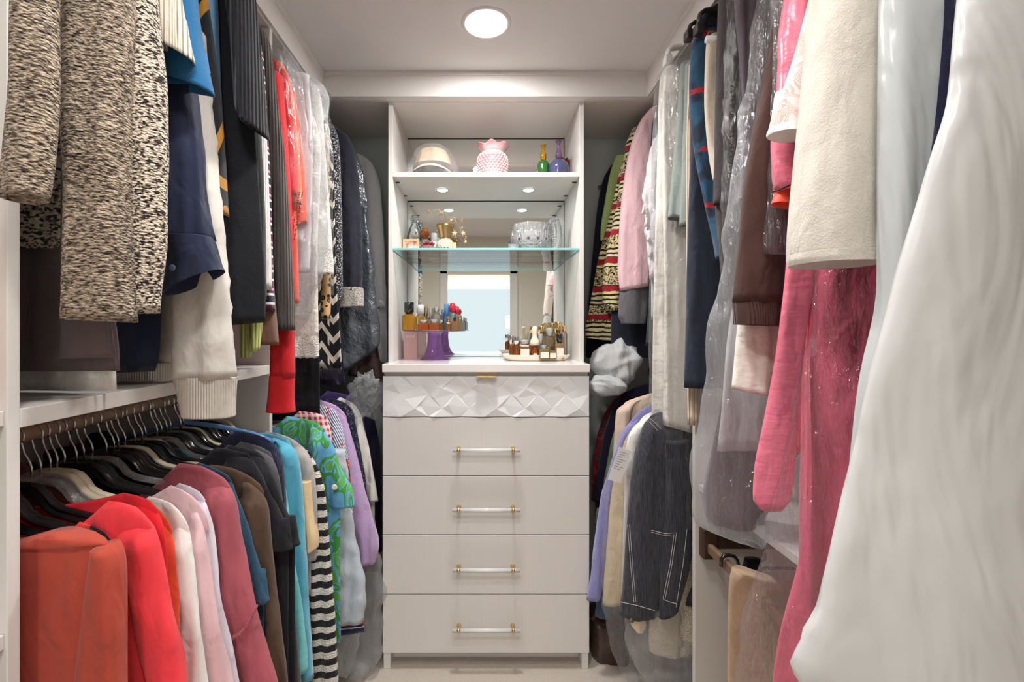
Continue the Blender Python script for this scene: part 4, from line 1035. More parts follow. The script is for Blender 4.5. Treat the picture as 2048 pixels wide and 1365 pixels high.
low('gingham_shirt', 'red and pink gingham shirt behind the botanical shirt', 'shirt', 'gingham', 1.635, [(822, 600), (828, 640), (845, 658), (870, 666), (892, 667), (1000, 670)], si=3, sw=.06, t=.020, hem=.8)
g = Garment('cotton_trousers', 'pale grey-blue trousers hanging under the botanical shirt', 'trousers', 1.665, C['palebl'])
g.part('leg', [(900, 600, 690), (1050, 640, 706), (1110, 660, 716), (1160, 672, 728), (1200, 676, 729), (1244, 678, 727)], .026, 0, fold=.012, ff=10, wr=.006, wf=8); g.build()
g = Garment('embroidered_skirt', 'red and navy embroidered hem below the grey-blue trousers', 'skirt', 1.70, C['embro'])
g.part('skirt', [(950, None, 690), (1150, None, 715), (1240, None, 727), (1264, None, 729)], .024, 0, fold=.006); g.build()
low('striped_blouse', 'navy pinstriped blouse with red flower embroidery', 'blouse', 'strflow', 1.725, [(806, 625), (815, 660), (835, 680), (880, 692), (950, 702), (1040, 708), (1100, 712)], si=3, sw=.05, t=.018, hem=.6)
low('velour_jacket', 'lavender velour jacket beside the dresser', 'jacket', 'lavender', 1.80, [(800, 640), (812, 672), (835, 692), (880, 706), (950, 725), (1030, 745), (1090, 758), (1125, 750)], si=3, sw=.10, t=.030, hem=.66)
low('dotted_blouse', 'navy dotted blouse behind the lavender jacket', 'blouse', 'navydot', 1.87, [(796, 660), (806, 690), (830, 708), (900, 722), (1000, 738)], si=3, sw=.05, t=.014, hem=.5)
low('wool_coat', 'off-white wool coat edge left of the dresser', 'coat', 'offw', 1.925, [(795, 680), (808, 706), (840, 724), (900, 740), (1000, 758)], si=3, sw=.05, t=.016, hem=.55)
low('knit_cardigan', 'purple knit cardigan on the lower left back rod', 'cardigan', 'purple', 1.99, [(782, 655), (792, 700), (812, 722), (840, 729), (1000, 744)], si=3, sw=.05, t=.020, hem=.5)
low('velvet_jacket', 'midnight velvet jacket at the far lower left', 'jacket', 'midnight', 2.09, [(785, 690), (800, 730), (830, 748), (900, 760), (1100, 766)], si=3, sw=.06, t=.028, hem=.3)
g = Garment('crumpled_bag', 'crumpled clear plastic bag stuffed above the purple cardigan', 'bag', 1.93, FILM3)
c_ = P(732, 790, 1.93)
V, Fc = crumple(c_, (.075, .06, .10), 'bag1', .35); g.raw('film', V, Fc); g.build()
g = Garment('garment_bag', 'clear bag bottoms trailing on the carpet beside the dresser', 'bag', 1.86, FILM3)
g.part('film', [(1050, 700, 745), (1150, 704, 762), (1220, 690, 766), (1290, 684, 764), (1334, 690, 745)], .05, 0, fold=.022, ff=14, wr=.014, wf=8, edge=.008, hem=False, n=64, m=48)
g.part('film', [(1240, 680, 722), (1290, 676, 714), (1338, 680, 706), (1345, 690, 700)], .04, -.10, fold=.012, ff=16, wr=.010, wf=9, hem=False); g.build()
# ================================================================== hangers
def hanger_meshes(barmat, rz=.007, ry=.0045, tag='plastic', span=.205, lower=False):
    a = []
    for i in range(15):
        th = math.radians(-35+i*(215+0)/14.0)
        a.append((.020*math.cos(th), 0, .002+.020*math.sin(th)))
    a = [(x, y, z+.0) for x, y, z in a]
    a += [(-.0195, 0, -.016), (-.014, 0, -.036), (-.004, 0, -.052), (0, 0, -.064), (0, 0, -.088)]
    V, Fc = sweep(a, .0021, n=8)
    hk = mesh_from('hook_'+tag, V, Fc); hk.materials.append(M_CHROME); hk.polygons.foreach_set('use_smooth', [True]*len(hk.polygons))
    pts = [(0, -.088), (.030, -.089), (.050, -.094), (.064, -.107), (.075, -.122), (.095, -.133), (.13, -.141), (.17, -.149), (span, -.156)]
    pts = [(-x, z) for x, z in pts[:0:-1]]+pts
    rr = [1.0 if abs(x) < .19 else .7 for x, z in pts]
    V, Fc = sweep([(x, 0, z) for x, z in pts], [ry*r for r in rr], [rz*r for r in rr], n=10, up=(0, 1, 0))
    b = mesh_from('bar_'+tag, V, Fc); b.materials.append(barmat); b.polygons.foreach_set('use_smooth', [True]*len(b.polygons))
    return hk, b
HM = {'black': hanger_meshes(M_BLACKP, .0095, .0055, 'black'), 'velvet': hanger_meshes(M_VELVET, .006, .003, 'velvet'),
      'cream': hanger_meshes(M_CREAMP, .0085, .005, 'cream'), 'clear': hanger_meshes(M_CLEARP, .009, .006, 'clear')}
HL = {'black': 'glossy black plastic hanger with chrome hook on the lower left rod', 'velvet': 'slim black velvet hanger with chrome hook on the lower left rod',
      'cream': 'cream plastic hanger with chrome hook on the lower left rod', 'clear': 'clear acrylic hanger with chrome hook on the lower left rod'}
def hanger(kind, x, y, z, rz=0.0, tilt=0.0, label=None, group=None):
    hk, b = HM[kind]
    r = empty('clothes_hanger', (x, y, z), label, 'hanger', group); r.rotation_euler = (0, tilt, rz)
    link('hook', hk, None, r); link('shoulder_bar', b, None, r); return r
random.seed(21)
seq = [(.757, 'velvet'), (.775, 'velvet'), (.79, 'black'), (.812, 'black'), (.835, 'velvet'), (.85, 'black'), (.872, 'clear'), (.895, 'clear'),
       (.918, 'cream'), (.935, 'cream'), (.955, 'velvet'), (.975, 'black'), (1.0, 'black'), (1.02, 'clear'), (1.045, 'black'), (1.07, 'black'), (1.095, 'black'), (1.115, 'cream'),
       (1.14, 'black'), (1.165, 'black'), (1.185, 'cream'), (1.205, 'clear'), (1.23, 'black'), (1.25, 'black'), (1.275, 'clear'), (1.30, 'black'), (1.325, 'cream'), (1.345, 'black'),
       (1.37, 'black'), (1.39, 'velvet'), (1.41, 'black'), (1.43, 'clear'), (1.45, 'cream')]
ORD = ['first', 'second', 'third', 'fourth', 'fifth', 'sixth', 'seventh', 'eighth', 'ninth', 'tenth', 'eleventh', 'twelfth', 'thirteenth', 'fourteenth', 'fifteenth', 'sixteenth', 'seventeenth', 'eighteenth', 'nineteenth', 'twentieth']
ORD += ['twenty-'+o for o in ORD[:9]]+['thirtieth']+['thirty-'+o for o in ORD[:9]]
LK = {'black': 'glossy black plastic', 'velvet': 'slim black velvet', 'cream': 'cream plastic', 'clear': 'clear acrylic'}
for iq, (y, kd) in enumerate(seq):
    HL[kd] = '%s hanger, %s from the near end of the lower left rod' % (LK[kd], ORD[iq])
    hanger(kd, RXL+random.uniform(-.004, .012), y, ZRL-.003, random.uniform(-.10, .10), random.uniform(-.015, .015), HL[kd], 'hangers on the lower left rod')
# periwinkle tubular hanger inside the turquoise cardigan
r = empty('clothes_hanger', (RXL, 1.335, ZRL), 'periwinkle blue plastic hanger above the turquoise cardigan', 'hanger')
V, Fc = sweep([(x, 0, z) for x, z in ((-.2, -.13), (-.1, -.10), (0, -.075), (.1, -.088), (.2, -.11), (.262, -.135))], .007, n=10)
link('shoulder_bar', mesh_from('shoulder_bar', V, Fc), plain('periwinkle_plastic', (108, 150, 206), .3), r, (0, 0, 0), True)
link('hook', HM['black'][0], None, r)
for i, (y, kd) in enumerate([(2.00, 'black'), (2.04, 'black'), (2.08, 'cream'), (2.12, 'black')]):
    hanger(kd, RXR, y, ZRL-.033, math.pi+.05*i, 0, '%s chrome-hooked hanger on the lower right back rod, counted from the front' % ORD[i], 'hangers on the lower right back rod')
# plastic hanger ends in the back left corner
for px, py, Y, lb in ((652, 243, 1.66, 'black plastic hanger end behind the white lace dress'), (662, 238, 2.12, 'dark hanger end high in the back left corner')):
    e = P(px, py, Y); r = empty('clothes_hanger', (RXL, Y, ZRU), lb, 'hanger')
    dx = e[0]-RXL; dz = e[2]-ZRU
    V, Fc = sweep([(-dx, 0, dz), (-dx*.5, 0, dz*.75), (0, 0, -.06), (dx*.5, 0, dz*.8), (dx*.9, 0, dz*.98), (dx, 0, dz)], .008, .011, n=10)
    link('shoulder_bar', mesh_from('shoulder_bar', V, Fc), M_BLACKP, r, (0, 0, 0), True); link('hook', HM['black'][0], None, r)
# ================================================================== upper right clothes, far to near
def RG(name, label, cat, Y, key=None, mat=None): return Garment(name, label, cat, Y, mat or C[key], +1)
g = RG('wool_coat', 'long black coat at the far right beside the hutch', 'coat', 2.25, 'navy2')
g.part('body', [(330, 1222, None), (360, 1206, None), (430, 1193, None), (520, 1184, None), (620, 1176, None), (700, 1171, None), (716, 1172, 1225)], .026, 0, zr=U, fold=.006); g.build()
g = RG('lined_jacket', 'lime green jacket lining between black coat and striped knit', 'jacket', 2.20, 'lime')
g.part('lapel', [(312, 1232, 1262), (340, 1222, 1262), (400, 1210, 1262), (470, 1201, 1262), (482, 1201, 1240)], .016, 0, fold=.003); g.build()
g = RG('striped_jacket', 'cream, black and red striped boucle jacket', 'jacket', 2.12, 'jacknit')
g.part('body', [(300, 1254, None), (340, 1240, None), (420, 1222, None), (520, 1196, None), (600, 1182, None), (660, 1170, None), (680, 1172, 1232)], .028, 0, zr=U, fold=.005, slant=-.02)
g.part('sleeve', [(258, 1266, 1290), (285, 1254, 1290), (340, 1244, 1290), (420, 1232, 1285), (500, 1214, 1262), (560, 1206, 1246), (600, 1204, 1240), (622, 1212, 1238)], .036, -.04, fold=.005, wr=.006, wf=9)
g.build()
g = RG('navy_trousers', 'dark navy hem below the grey fleece cuff', 'trousers', 2.07, 'navy2')
g.part('leg', [(560, 1232, 1310), (640, 1222, 1306), (715, 1222, 1302)], .02, 0, fold=.006); g.build()
g = RG('fleece_jacket', 'pale pink fleece jacket with charcoal grey cuff', 'jacket', 2.0, 'pinkfl')
g.part('body', [(222, 1300, None), (260, 1290, None), (400, 1275, None), (560, 1262, None)], .026, .02, zr=U, fold=.006)
g.part('sleeve', [(220, 1298, 1320), (240, 1282, 1320), (290, 1262, 1318), (350, 1250, 1316), (450, 1239, 1312), (540, 1236, 1306), (578, 1240, 1299)], .040, -.02, fold=.007, ff=13, slant=.02)
g.part('cuff', [(565, 1244, 1300), (600, 1238, 1296), (630, 1237, 1293), (648, 1243, 1290)], .036, -.014, C['greyfl'], fold=.003, label='charcoal grey fleece cuff', sub=1); g.build()
g = RG('wool_coat', 'dark green wool coat edge between pink fleece and white voile', 'coat', 1.93, 'dkgreen')
g.part('body', [(212, 1314, None), (250, 1304, None), (350, 1300, None), (550, 1299, None), (692, 1291, 1330)], .020, 0, zr=U, fold=.004); g.build()
g = RG('voile_blouse', 'sheer white voile blouse with little tassels', 'blouse', 1.80, 'voile')
g.part('body', [(262, 1316, None), (300, 1306, None), (400, 1298, None), (520, 1300, None), (640, 1300, None)], .024, .02, zr=U, fold=.012, ff=12)
g.part('sleeve', [(280, 1306, 1340), (340, 1294, 1340), (390, 1287, 1336), (430, 1290, 1334), (480, 1296, 1332), (560, 1300, 1330)], .030, -.02, fold=.010, ff=18, wr=.008, wf=10)
for px, py in ((1288, 415), (1293, 440), (1298, 470), (1302, 500), (1304, 540)):
    b = P(px, py, 1.765); V, Fc = sweep([(b[0], b[1], b[2]+.012), (b[0], b[1], b[2]+.004), (b[0], b[1], b[2]-.006), (b[0]-.002, b[1], b[2]-.026)], [.002, .005, .006, .009], n=8)
    g.raw('tassel', V, Fc, C['whitetee'])
g.build()
g = RG('crepe_trousers', 'ivory crepe trousers folded in two over a white hanger', 'trousers', 1.63, 'ivory')
g.part('leg', [(140, 1326, 1360), (155, 1320, 1375), (300, 1315, 1385), (500, 1309, 1390), (700, 1305, 1392), (850, 1303, 1392), (917, 1303, 1392)], .018, .02, fold=.006, ff=12)
g.part('leg', [(140, 1330, 1365), (160, 1326, 1382), (350, 1324, 1386), (600, 1328, 1388), (800, 1325, 1384), (858, 1324, 1386)], .020, -.03, fold=.008, ff=12, slant=-.03)
g.part('waistband', [(136, 1330, 1360), (140, 1328, 1364), (158, 1326, 1368)], .022, -.02, fold=.002); g.build()
g = RG('garment_bag', 'thin clear film over the folded ivory trousers', 'bag', 1.63, mat=FILM)
g.part('film', [(130, 1330, 1365), (150, 1316, 1385), (400, 1304, 1392), (700, 1300, 1398), (900, 1303, 1398), (1000, 1330, 1398), (1045, 1334, 1396)], .058, 0, fold=.008, ff=12, wr=.005, wf=7, hem=False); g.build()
g = RG('cotton_shirt', 'soft white shirt tail below the ivory trousers', 'shirt', 1.70, 'white')
g.part('body', [(600, 1330, 1382), (850, 1332, 1386), (960, 1332, 1388), (1040, 1331, 1386)], .020, .0, fold=.010, ff=16, slant=-.02); g.build()
g = RG('brushed_trousers', 'sage grey brushed trousers with curved hem', 'trousers', 1.54, 'sage')
g.part('leg', [(128, 1362, 1392), (160, 1360, 1392), (250, 1354, 1392), (350, 1345, 1390), (440, 1336, 1388)], .026, 0, fold=.010, ff=16, slant=-.012)
g.part('leg', [(128, 1372, 1392), (250, 1368, 1392), (400, 1362, 1390), (452, 1360, 1388)], .022, -.04, fold=.008, ff=18); g.build()
g = RG('pinstripe_trousers', 'beige pinstripe trousers beside the navy twill pair', 'trousers', 1.475, 'pin')
g.part('leg', [(130, 1378, 1400), (300, 1374, 1402), (600, 1374, 1400), (850, 1376, 1398)], .014, 0, fold=.004); g.build()
g = RG('twill_trousers', 'navy twill trousers with straight pressed hem', 'trousers', 1.425, 'navyt')
g.part('leg', [(60, 1392, 1425), (150, 1384, 1430), (300, 1381, 1440), (500, 1376, 1446), (650, 1373, 1446), (776, 1370, 1440)], .022, 0, fold=.005, ff=12); g.build()
g = RG('jacquard_trousers', 'blue jacquard trousers with red patches', 'trousers', 1.37, 'flor')
g.part('leg', [(22, 1420, 1436), (45, 1398, 1440), (80, 1386, 1440), (180, 1380, 1440), (280, 1387, 1442), (380, 1404, 1448), (450, 1420, 1452), (520, 1432, 1455)], .020, 0, fold=.006, ff=16)
g.part('waistband', [(18, 1420, 1440), (34, 1402, 1442), (62, 1390, 1442)], .024, 0, C['navyc'], fold=.001, sub=0); g.build()
g = RG('twill_trousers', 'sand-coloured trousers on a white bar hanger', 'trousers', 1.31, 'tantr')
g.part('leg', [(72, 1418, 1450), (90, 1413, 1452), (200, 1410, 1455), (300, 1420, 1458), (360, 1428, 1460)], .018, 0, fold=.006, ff=18); g.build()
g = RG('denim_trousers', 'washed black denim trousers hanging from above the frame', 'jeans', 1.25, 'dkjean')
g.part('leg', [(-120, 1445, 1490), (0, 1439, 1480), (150, 1435, 1474), (300, 1432, 1474), (408, 1430, 1472)], .024, 0, fold=.005)
g.part('leg', [(300, 1436, 1480), (404, 1432, 1474), (520, 1440, 1480), (600, 1448, 1486)], .020, .02, fold=.005); g.build()
g = RG('jersey_trousers', 'plum grey jersey trousers in two folds near the ceiling', 'trousers', 1.18, 'plumgrey')
g.part('leg', [(-160, 1476, 1560), (0, 1468, 1540), (100, 1474, 1536), (250, 1486, 1530), (400, 1476, 1520)], .024, 0, fold=.012, ff=16); g.build()
g = RG('garment_bag', 'narrow clear bag with large dark lettering beside black denim', 'bag', 1.215, mat=FILM)
g.part('film', [(-100, 1462, 1500), (0, 1458, 1492), (200, 1452, 1496), (350, 1448, 1494), (450, 1446, 1480)], .030, -.0, fold=.008, ff=20, wr=.006, wf=9, hem=False)
let = []
for i, py in enumerate((178, 196, 218, 232, 268, 292, 308, 330, 352, 372)):
    b = P(1466-(py-178)*.03, py, 1.178); h_ = (.009, .006, .010, .005, .009, .007, .009, .006, .008, .006)[i]
    let.append(sweep([(b[0]-.006, b[1], b[2]+h_), (b[0]+.004, b[1], b[2]+h_*.6), (b[0]+.005, b[1], b[2]-h_*.4), (b[0]-.005, b[1], b[2]-h_)], .0012, n=5))
V, Fc = join_vf(let); g.raw('lettering', V, Fc, plain('black_print', (30, 28, 28), .6), label='dark vertical lettering strokes', sub=0); g.build()
g = RG('evening_dress', 'grey-blue dress seen through the large clear bag', 'dress', 1.13, 'paleg')
g.part('skirt', [(-100, 1540, None), (100, 1540, None), (300, 1520, None), (500, 1490, None), (700, 1455, 1700), (900, 1430, 1680)], .03, .03, zr=U, fold=.014, ff=10); g.build()
g = RG('satin_dress', 'dark taupe dress bottom inside the large clear bag', 'dress', 1.17, 'plumgrey')
g.part('skirt', [(400, 1500, None), (700, 1462, None), (900, 1424, 1600), (1010, 1410, 1545), (1052, 1420, 1524)], .03, .02, zr=U, fold=.016, ff=10); g.build()
g = RG('garment_bag', 'large clear garment bag with gathered bottom above the bronze rail', 'bag', 1.13, mat=FILM2)
g.part('film', [(-140, 1545, None), (0, 1514, None), (100, 1504, None), (200, 1492, None), (400, 1462, None), (600, 1432, None), (780, 1402, None), (900, 1388, None), (1000, 1384, 1640), (1045, 1392, 1570), (1072, 1445, 1532)], .066, 0, zr=U, fold=.016, ff=10, wr=.010, wf=6, edge=.004, hem=False, n=90, m=70); g.build()
g = RG('sweatshirt', 'chocolate brown sweatshirt sleeve with ribbed cuff', 'sweatshirt', 1.01, 'choc')
g.part('body', [(-100, 1590, None), (200, 1560, None), (500, 1530, None), (600, 1520, None)], .022, .03, zr=U, fold=.006)
g.part('sleeve', [(-60, 1565, 1610), (60, 1546, 1595), (200, 1519, 1588), (350, 1492, 1582), (500, 1476, 1570), (604, 1466, 1562)], .028, -.02, fold=.005, ff=12)
g.part('cuff', [(600, 1467, 1560), (625, 1468, 1557), (651, 1469, 1554)], .027, -.02, C['chocrib'], fold=.002, slant=-.004, sub=1); g.build()
g = RG('cotton_shirt', 'ivory shirt tail hanging below the chocolate cuff', 'shirt', 1.035, 'ivory')
g.part('body', [(400, 1500, 1600), (640, 1478, 1580), (740, 1470, 1570), (788, 1466, 1556)], .020, 0, fold=.008, ff=14, slant=-.02); g.build()
g = RG('garment_bag', 'narrow grey film strip between chocolate sweatshirt and pink satin', 'bag', .955, mat=FILMG)
g.part('film', [(-120, 1570, 1625), (0, 1553, 1610), (150, 1546, 1602), (300, 1541, 1600), (390, 1536, 1600), (440, 1532, 1604), (508, 1530, 1604)], .022, 0, fold=.007, ff=22, wr=.004, wf=8, hem=False); g.build()
g = RG('satin_jacket', 'pink satin jacket with orange piping at the elbow and long hanging sash', 'jacket', .90, 'pinksat')
g.part('sleeve', [(-160, 1600, 1680), (0, 1570, 1650), (100, 1562, 1640), (200, 1554, 1630), (300, 1545, 1620), (350, 1545, 1612), (384, 1556, 1606)], .026, 0, fold=.005, wr=.003, wf=6)
g.part('sash', [(300, 1590, 1640), (400, 1584, 1630), (550, 1573, 1624), (700, 1556, 1606), (850, 1528, 1594), (950, 1510, 1586), (1000, 1508, 1578), (1020, 1522, 1562)], .010, -.03, fold=.002, p=3.5)
g.part('orange_trim', [(358, 1548, 1612), (385, 1550, 1614), (412, 1544, 1612)], .020, .012, C['orangesat'], fold=.002, label='orange-red satin trim', slant=-.01)
g.part('lining', [(380, 1600, 1640), (600, 1596, 1640), (900, 1580, 1620)], .012, .012, C['hotpink'], fold=.003)
V, Fc = sweep([P(1545, 384, .868), P(1560, 380, .866), P(1585, 368, .866), P(1604, 360, .868)], .0016, n=6); g.raw('piping', V, Fc, M_BLACKP)
g.build()
g = RG('palm_print_blouse', 'white and pink palm print short sleeve over the pink satin', 'top', .845, 'palm')
g.part('sleeve', [(-200, 1660, 1740), (-60, 1636, 1712), (60, 1606, 1690), (170, 1572, 1660), (240, 1546, 1640), (268, 1540, 1630)], .028, 0, fold=.004, slant=-.006)
g.part('hem_band', [(256, 1541, 1634), (266, 1538, 1631), (273, 1539, 1628)], .030, 0, C['white'], fold=.002, slant=-.006, sub=0); g.build()
g = RG('evening_dress', 'long pink chiffon dress in clear film', 'dress', .84, 'tulle')
g.part('skirt', [(-100, 1740, None), (200, 1700, None), (400, 1660, None), (540, 1640, None), (700, 1628, None), (900, 1612, None), (1100, 1590, None), (1365, 1556, None), (1600, 1530, None)], .036, .01, zr=U, fold=.034, ff=8, n=90); g.build()
g = RG('garment_bag', 'clear film bag billowing over the pink chiffon dress', 'bag', .84, mat=FILM)
g.part('film', [(200, 1700, None), (400, 1650, None), (540, 1632, None), (700, 1612, None), (900, 1578, None), (1010, 1548, None), (1060, 1538, None), (1100, 1534, None), (1180, 1508, None), (1270, 1486, None), (1365, 1474, None), (1500, 1470, None)], .058, 0, zr=U, fold=.012, ff=12, wr=.009, wf=7, edge=.004, hem=False, n=80, m=70); g.build()
g = RG('fleece_coat', 'ivory fleece coat with wide open sleeve', 'coat', .765, 'coat')
g.part('body', [(-100, 1700, None), (200, 1690, None), (420, 1690, None), (470, 1700, None)], .024, .03, zr=U, fold=.006)
g.part('sleeve', [(-220, 1665, 1790), (0, 1632, 1765), (150, 1620, 1764), (300, 1606, 1763), (420, 1594, 1762), (500, 1589, 1758), (522, 1590, 1757)], .058, -.02, fold=.004, ff=8)
g.part('cuff_edge', [(508, 1589, 1758), (518, 1588, 1759), (530, 1592, 1756)], .060, -.02, fold=.001, sub=1); g.build()
g = RG('wool_dress', 'navy dress strip between the two white garment bags', 'dress', .695, 'navyc')
g.part('body', [(-200, 1840, None), (200, 1800, None), (500, 1758, None), (760, 1740, None)], .014, .0, zr=U, fold=.004); g.build()
g = RG('garment_bag', 'milky white garment bag behind the nearest one', 'bag', .655, mat=C['wbag2'])
g.part('cover', [(-200, 1800, 1990), (0, 1764, 1912), (150, 1763, 1898), (300, 1763, 1885), (450, 1764, 1880), (560, 1764, 1880), (760, 1730, 1880), (1000, 1700, 1880), (1300, 1660, 1900), (1500, 1650, 1900)], .026, 0, fold=.008, ff=10); g.build()
g = RG('wool_dress', 'narrow navy stripe of dress at upper right', 'dress', .635, 'navyk')
g.part('body', [(-200, 1880, 2000), (0, 1882, 1970), (200, 1872, 1950), (400, 1850, 1940)], .010, 0, fold=.002); g.build()
g = RG('garment_bag', 'large white polythene garment bag, nearest on the right', 'bag', .575, mat=C['wbag'])
g.part('cover', [(-260, 1960, 2500), (0, 1926, 2420), (100, 1917, 2420), (200, 1905, 2420), (300, 1878, 2420), (420, 1845, 2420), (600, 1794, 2420), (800, 1738, 2420), (1000, 1690, 2420), (1150, 1652, 2420), (1230, 1632, 2420), (1255, 1612, 2420), (1290, 1602, 2420), (1330, 1582, 2420), (1420, 1630, 2420), (1560, 1660, 2420)], .032, 0, fold=.012, ff=5, wr=.003, wf=2.0, edge=.001, n=110, m=80); g.build()
# ------------------------------------------------------------------ trouser hangers with visible ends
def clip_hanger(px, py, Y, mat, label, arm=.05, thick=.010):
    e = P(px, py, Y); r = empty('trouser_hanger', (RXR, Y, ZRU), label, 'hanger'); dx = e[0]-RXR; z = e[2]-ZRU
    V, Fc = sweep([(-dx*.9, 0, z-.02), (-dx*.9, 0, z), (0, 0, z+.012), (dx*.8, 0, z+.008), (dx*.93, 0, z+.004), (dx*.985, 0, z-.006), (dx, 0, z-.022), (dx, 0, z-arm)], thick*.55, thick, n=10, up=(0, 1, 0))
    link('clip_bar', mesh_from('clip_bar', V, Fc), mat, r, (0, 0, 0), True)
    bm = bmesh.new(); box_bm(bm, dx-.012, dx+.012, -.016, .016, z-arm-.026, z-arm+.004, .004); bmesh_obj('clip', bm, mat, r)
    link('hook', HM['black'][0], None, r)
M_HBLK = plain('matte_black_plastic', (44, 38, 36), .45)
clip_hanger(1398, 24, 1.33, M_HBLK, 'matte black clip hanger over the blue jacquard trousers', .040, .011)
clip_hanger(1378, 48, 1.42, M_HBLK, 'matte black clip hanger over the navy twill trousers', .026, .011)
clip_hanger(1335, 98, 1.60, M_WHITE, 'white padded hanger end above the ivory trousers', .030, .016)
for px0, px1, py, Y, lb in ((1412, 1445, 79, 1.30, 'white bar hanger holding the sand-coloured trousers'), (1360, 1378, 160, 1.56, 'white bar hanger holding the sage trousers')):
    a, b = P(px0, py, Y), P(px1, py, Y); r = empty('trouser_hanger', (RXR, Y, ZRU), lb, 'hanger')
    L = a[0]-RXR; z = a[2]-ZRU
    V, Fc = sweep([(L, 0, z), (L*.5, 0, z), (-L, 0, z)], .010, n=12, up=(0, 0, 1)); link('trouser_bar', mesh_from('trouser_bar', V, Fc), M_WHITE, r, (0, 0, 0), True)
    V, Fc = sweep([(L+.004, 0, z), (L+.006, 0, z+.02), (L*.75, 0, z*.5-.02), (0, 0, -.03), (0, 0, -.085)], .002, n=6); link('wire_arm', mesh_from('wire_arm', V, Fc), M_CHROME, r, (0, 0, 0), True)
    link('hook', HM['black'][0], None, r)
r = empty('wooden_hanger', (RXR, 2.30, ZRU), 'brown wooden hanger end against the back wall at right', 'hanger')
e = P(1198, 376, 2.30); dx = e[0]-RXR; dz = e[2]-ZRU
V, Fc = sweep([(-dx, 0, dz), (-dx*.4, 0, dz*.4), (0, 0, -.07), (dx*.5, 0, dz*.6), (dx*.85, 0, dz*.92), (dx, 0, dz)], .012, .018, n=10)
link('shoulder_bar', mesh_from('shoulder_bar', V, Fc), plain('walnut_wood', (118, 84, 62), .4, var=.2, bscale=50), r, (0, 0, 0), True); link('hook', HM['black'][0], None, r)
# ------------------------------------------------------------------ lower right, back corner
def lowr(name, label, cat, key, Y, edge, **k): return topg(name, label, cat, C[key], Y, edge, side=+1, **k)
g = topg('denim_jacket', 'black slub denim jacket with white contrast stitching', 'jacket', C['jean'], 1.63,
    [(824, 1318), (836, 1296), (862, 1280), (930, 1264), (1050, 1252), (1150, 1245), (1226, 1238)], si=2, sw=.150, side=+1, t=.034, hem=PZ(1205, 1.63), ts=.038, fold=.010, ff=9, dip=.03, inset=.10, shear=0)
DJ = g
def stitch(rt, pts, Y, r=.0007):
    V, Fc = sweep([Vector(P(px, py, Y))-rt.location for px, py in pts], r, n=5, cap=False); link('stitching', mesh_from('stitching', V, Fc), C['stitch'], rt, (0, 0, 0), True)
for pts, Y in (([(1255, 1050), (1262, 1140), (1268, 1205)], 1.573), ([(1259, 1050), (1266, 1140), (1272, 1205)], 1.573), ([(1242, 1205), (1275, 1212), (1310, 1222)], 1.575),
        ([(1285, 838), (1300, 845), (1316, 862)], 1.585), ([(1288, 833), (1304, 840), (1322, 858)], 1.585)): stitch(g, pts, Y)
g = Garment('denim_skirt', 'black denim skirt with stitched patch pocket beside the jacket', 'skirt', 1.60, C['jean'], +1)
g.part('skirt', [(880, 1330, 1376), (1000, 1330, 1382), (1100, 1324, 1384), (1228, 1318, 1356)], .022, -.012, fold=.004, ff=10, slant=.03); SK = g.build()
for pts in ([(1303, 1065), (1330, 1072), (1348, 1070), (1340, 1130), (1326, 1198)], [(1303, 1061), (1330, 1068), (1353, 1066), (1344, 1130), (1330, 1200)], [(1326, 1200), (1340, 1205), (1352, 1208)], [(1374, 1060), (1366, 1130), (1352, 1215)]):
    stitch(SK, pts, 1.556)
lowr('cotton_blouse', 'white blouse in clear film behind the denim jacket', 'blouse', 'white', 1.70, [(822, 1310), (836, 1285), (860, 1262), (900, 1250), (1000, 1246), (1200, 1240)], si=2, sw=.06, t=.016, hem=.5)
lowr('camel_coat', 'pale camel coat with long loose sleeve under clear film', 'coat', 'camel', 1.745, [(826, 1300), (850, 1270), (890, 1245), (950, 1228), (1050, 1216), (1150, 1208), (1205, 1204)], si=3, sw=.085, t=.026, hem=.42)
lowr('boucle_sweater', 'periwinkle boucle sweater with turned cuff', 'sweater', 'peri', 1.84, [(805, 1310), (818, 1285), (840, 1262), (870, 1240), (920, 1222), (1000, 1200), (1100, 1186), (1165, 1178), (1196, 1172)], si=3, sw=.060, t=.024, hem=.5, cuff=.0)
lowr('gabardine_jacket', 'beige gabardine jacket with pointed collar', 'jacket', 'beigej', 1.92, [(786, 1306), (794, 1280), (806, 1250), (822, 1232), (870, 1228), (1000, 1222)], si=3, sw=.06, t=.022, hem=.5, dip=.03)
lowr('wool_jacket', 'sage green wool jacket beside the dresser at right', 'jacket', 'sagej', 2.0, [(800, 1290), (815, 1262), (840, 1236), (900, 1218), (1000, 1200), (1050, 1188)], si=3, sw=.07, t=.024, hem=.5)
lowr('navy_blazer', 'navy blazer on the lower right back rod', 'blazer', 'midnight', 2.09, [(764, 1310), (775, 1270), (795, 1240), (830, 1218), (900, 1200), (1000, 1186)], si=3, sw=.07, t=.024, hem=.4)
lowr('print_blouse', 'red and teal print blouse in film at far lower right', 'blouse', 'redprint', 2.18, [(768, 1290), (785, 1250), (805, 1222), (850, 1200), (920, 1186), (1000, 1182)], si=3, sw=.07, t=.022, hem=.5)
g = Garment('denim_jeans', 'dark blue denim leg behind the periwinkle sleeve', 'jeans', 1.87, C['bluejean'], +1)
g.part('leg', [(950, 1215, 1260), (1100, 1204, 1240), (1220, 1192, 1225), (1232, 1190, 1222)], .022, 0, fold=.006); g.build()
g = Garment('garment_bag', 'clear film bag with crumpled lower end over camel coat', 'bag', 1.715, FILM, +1)
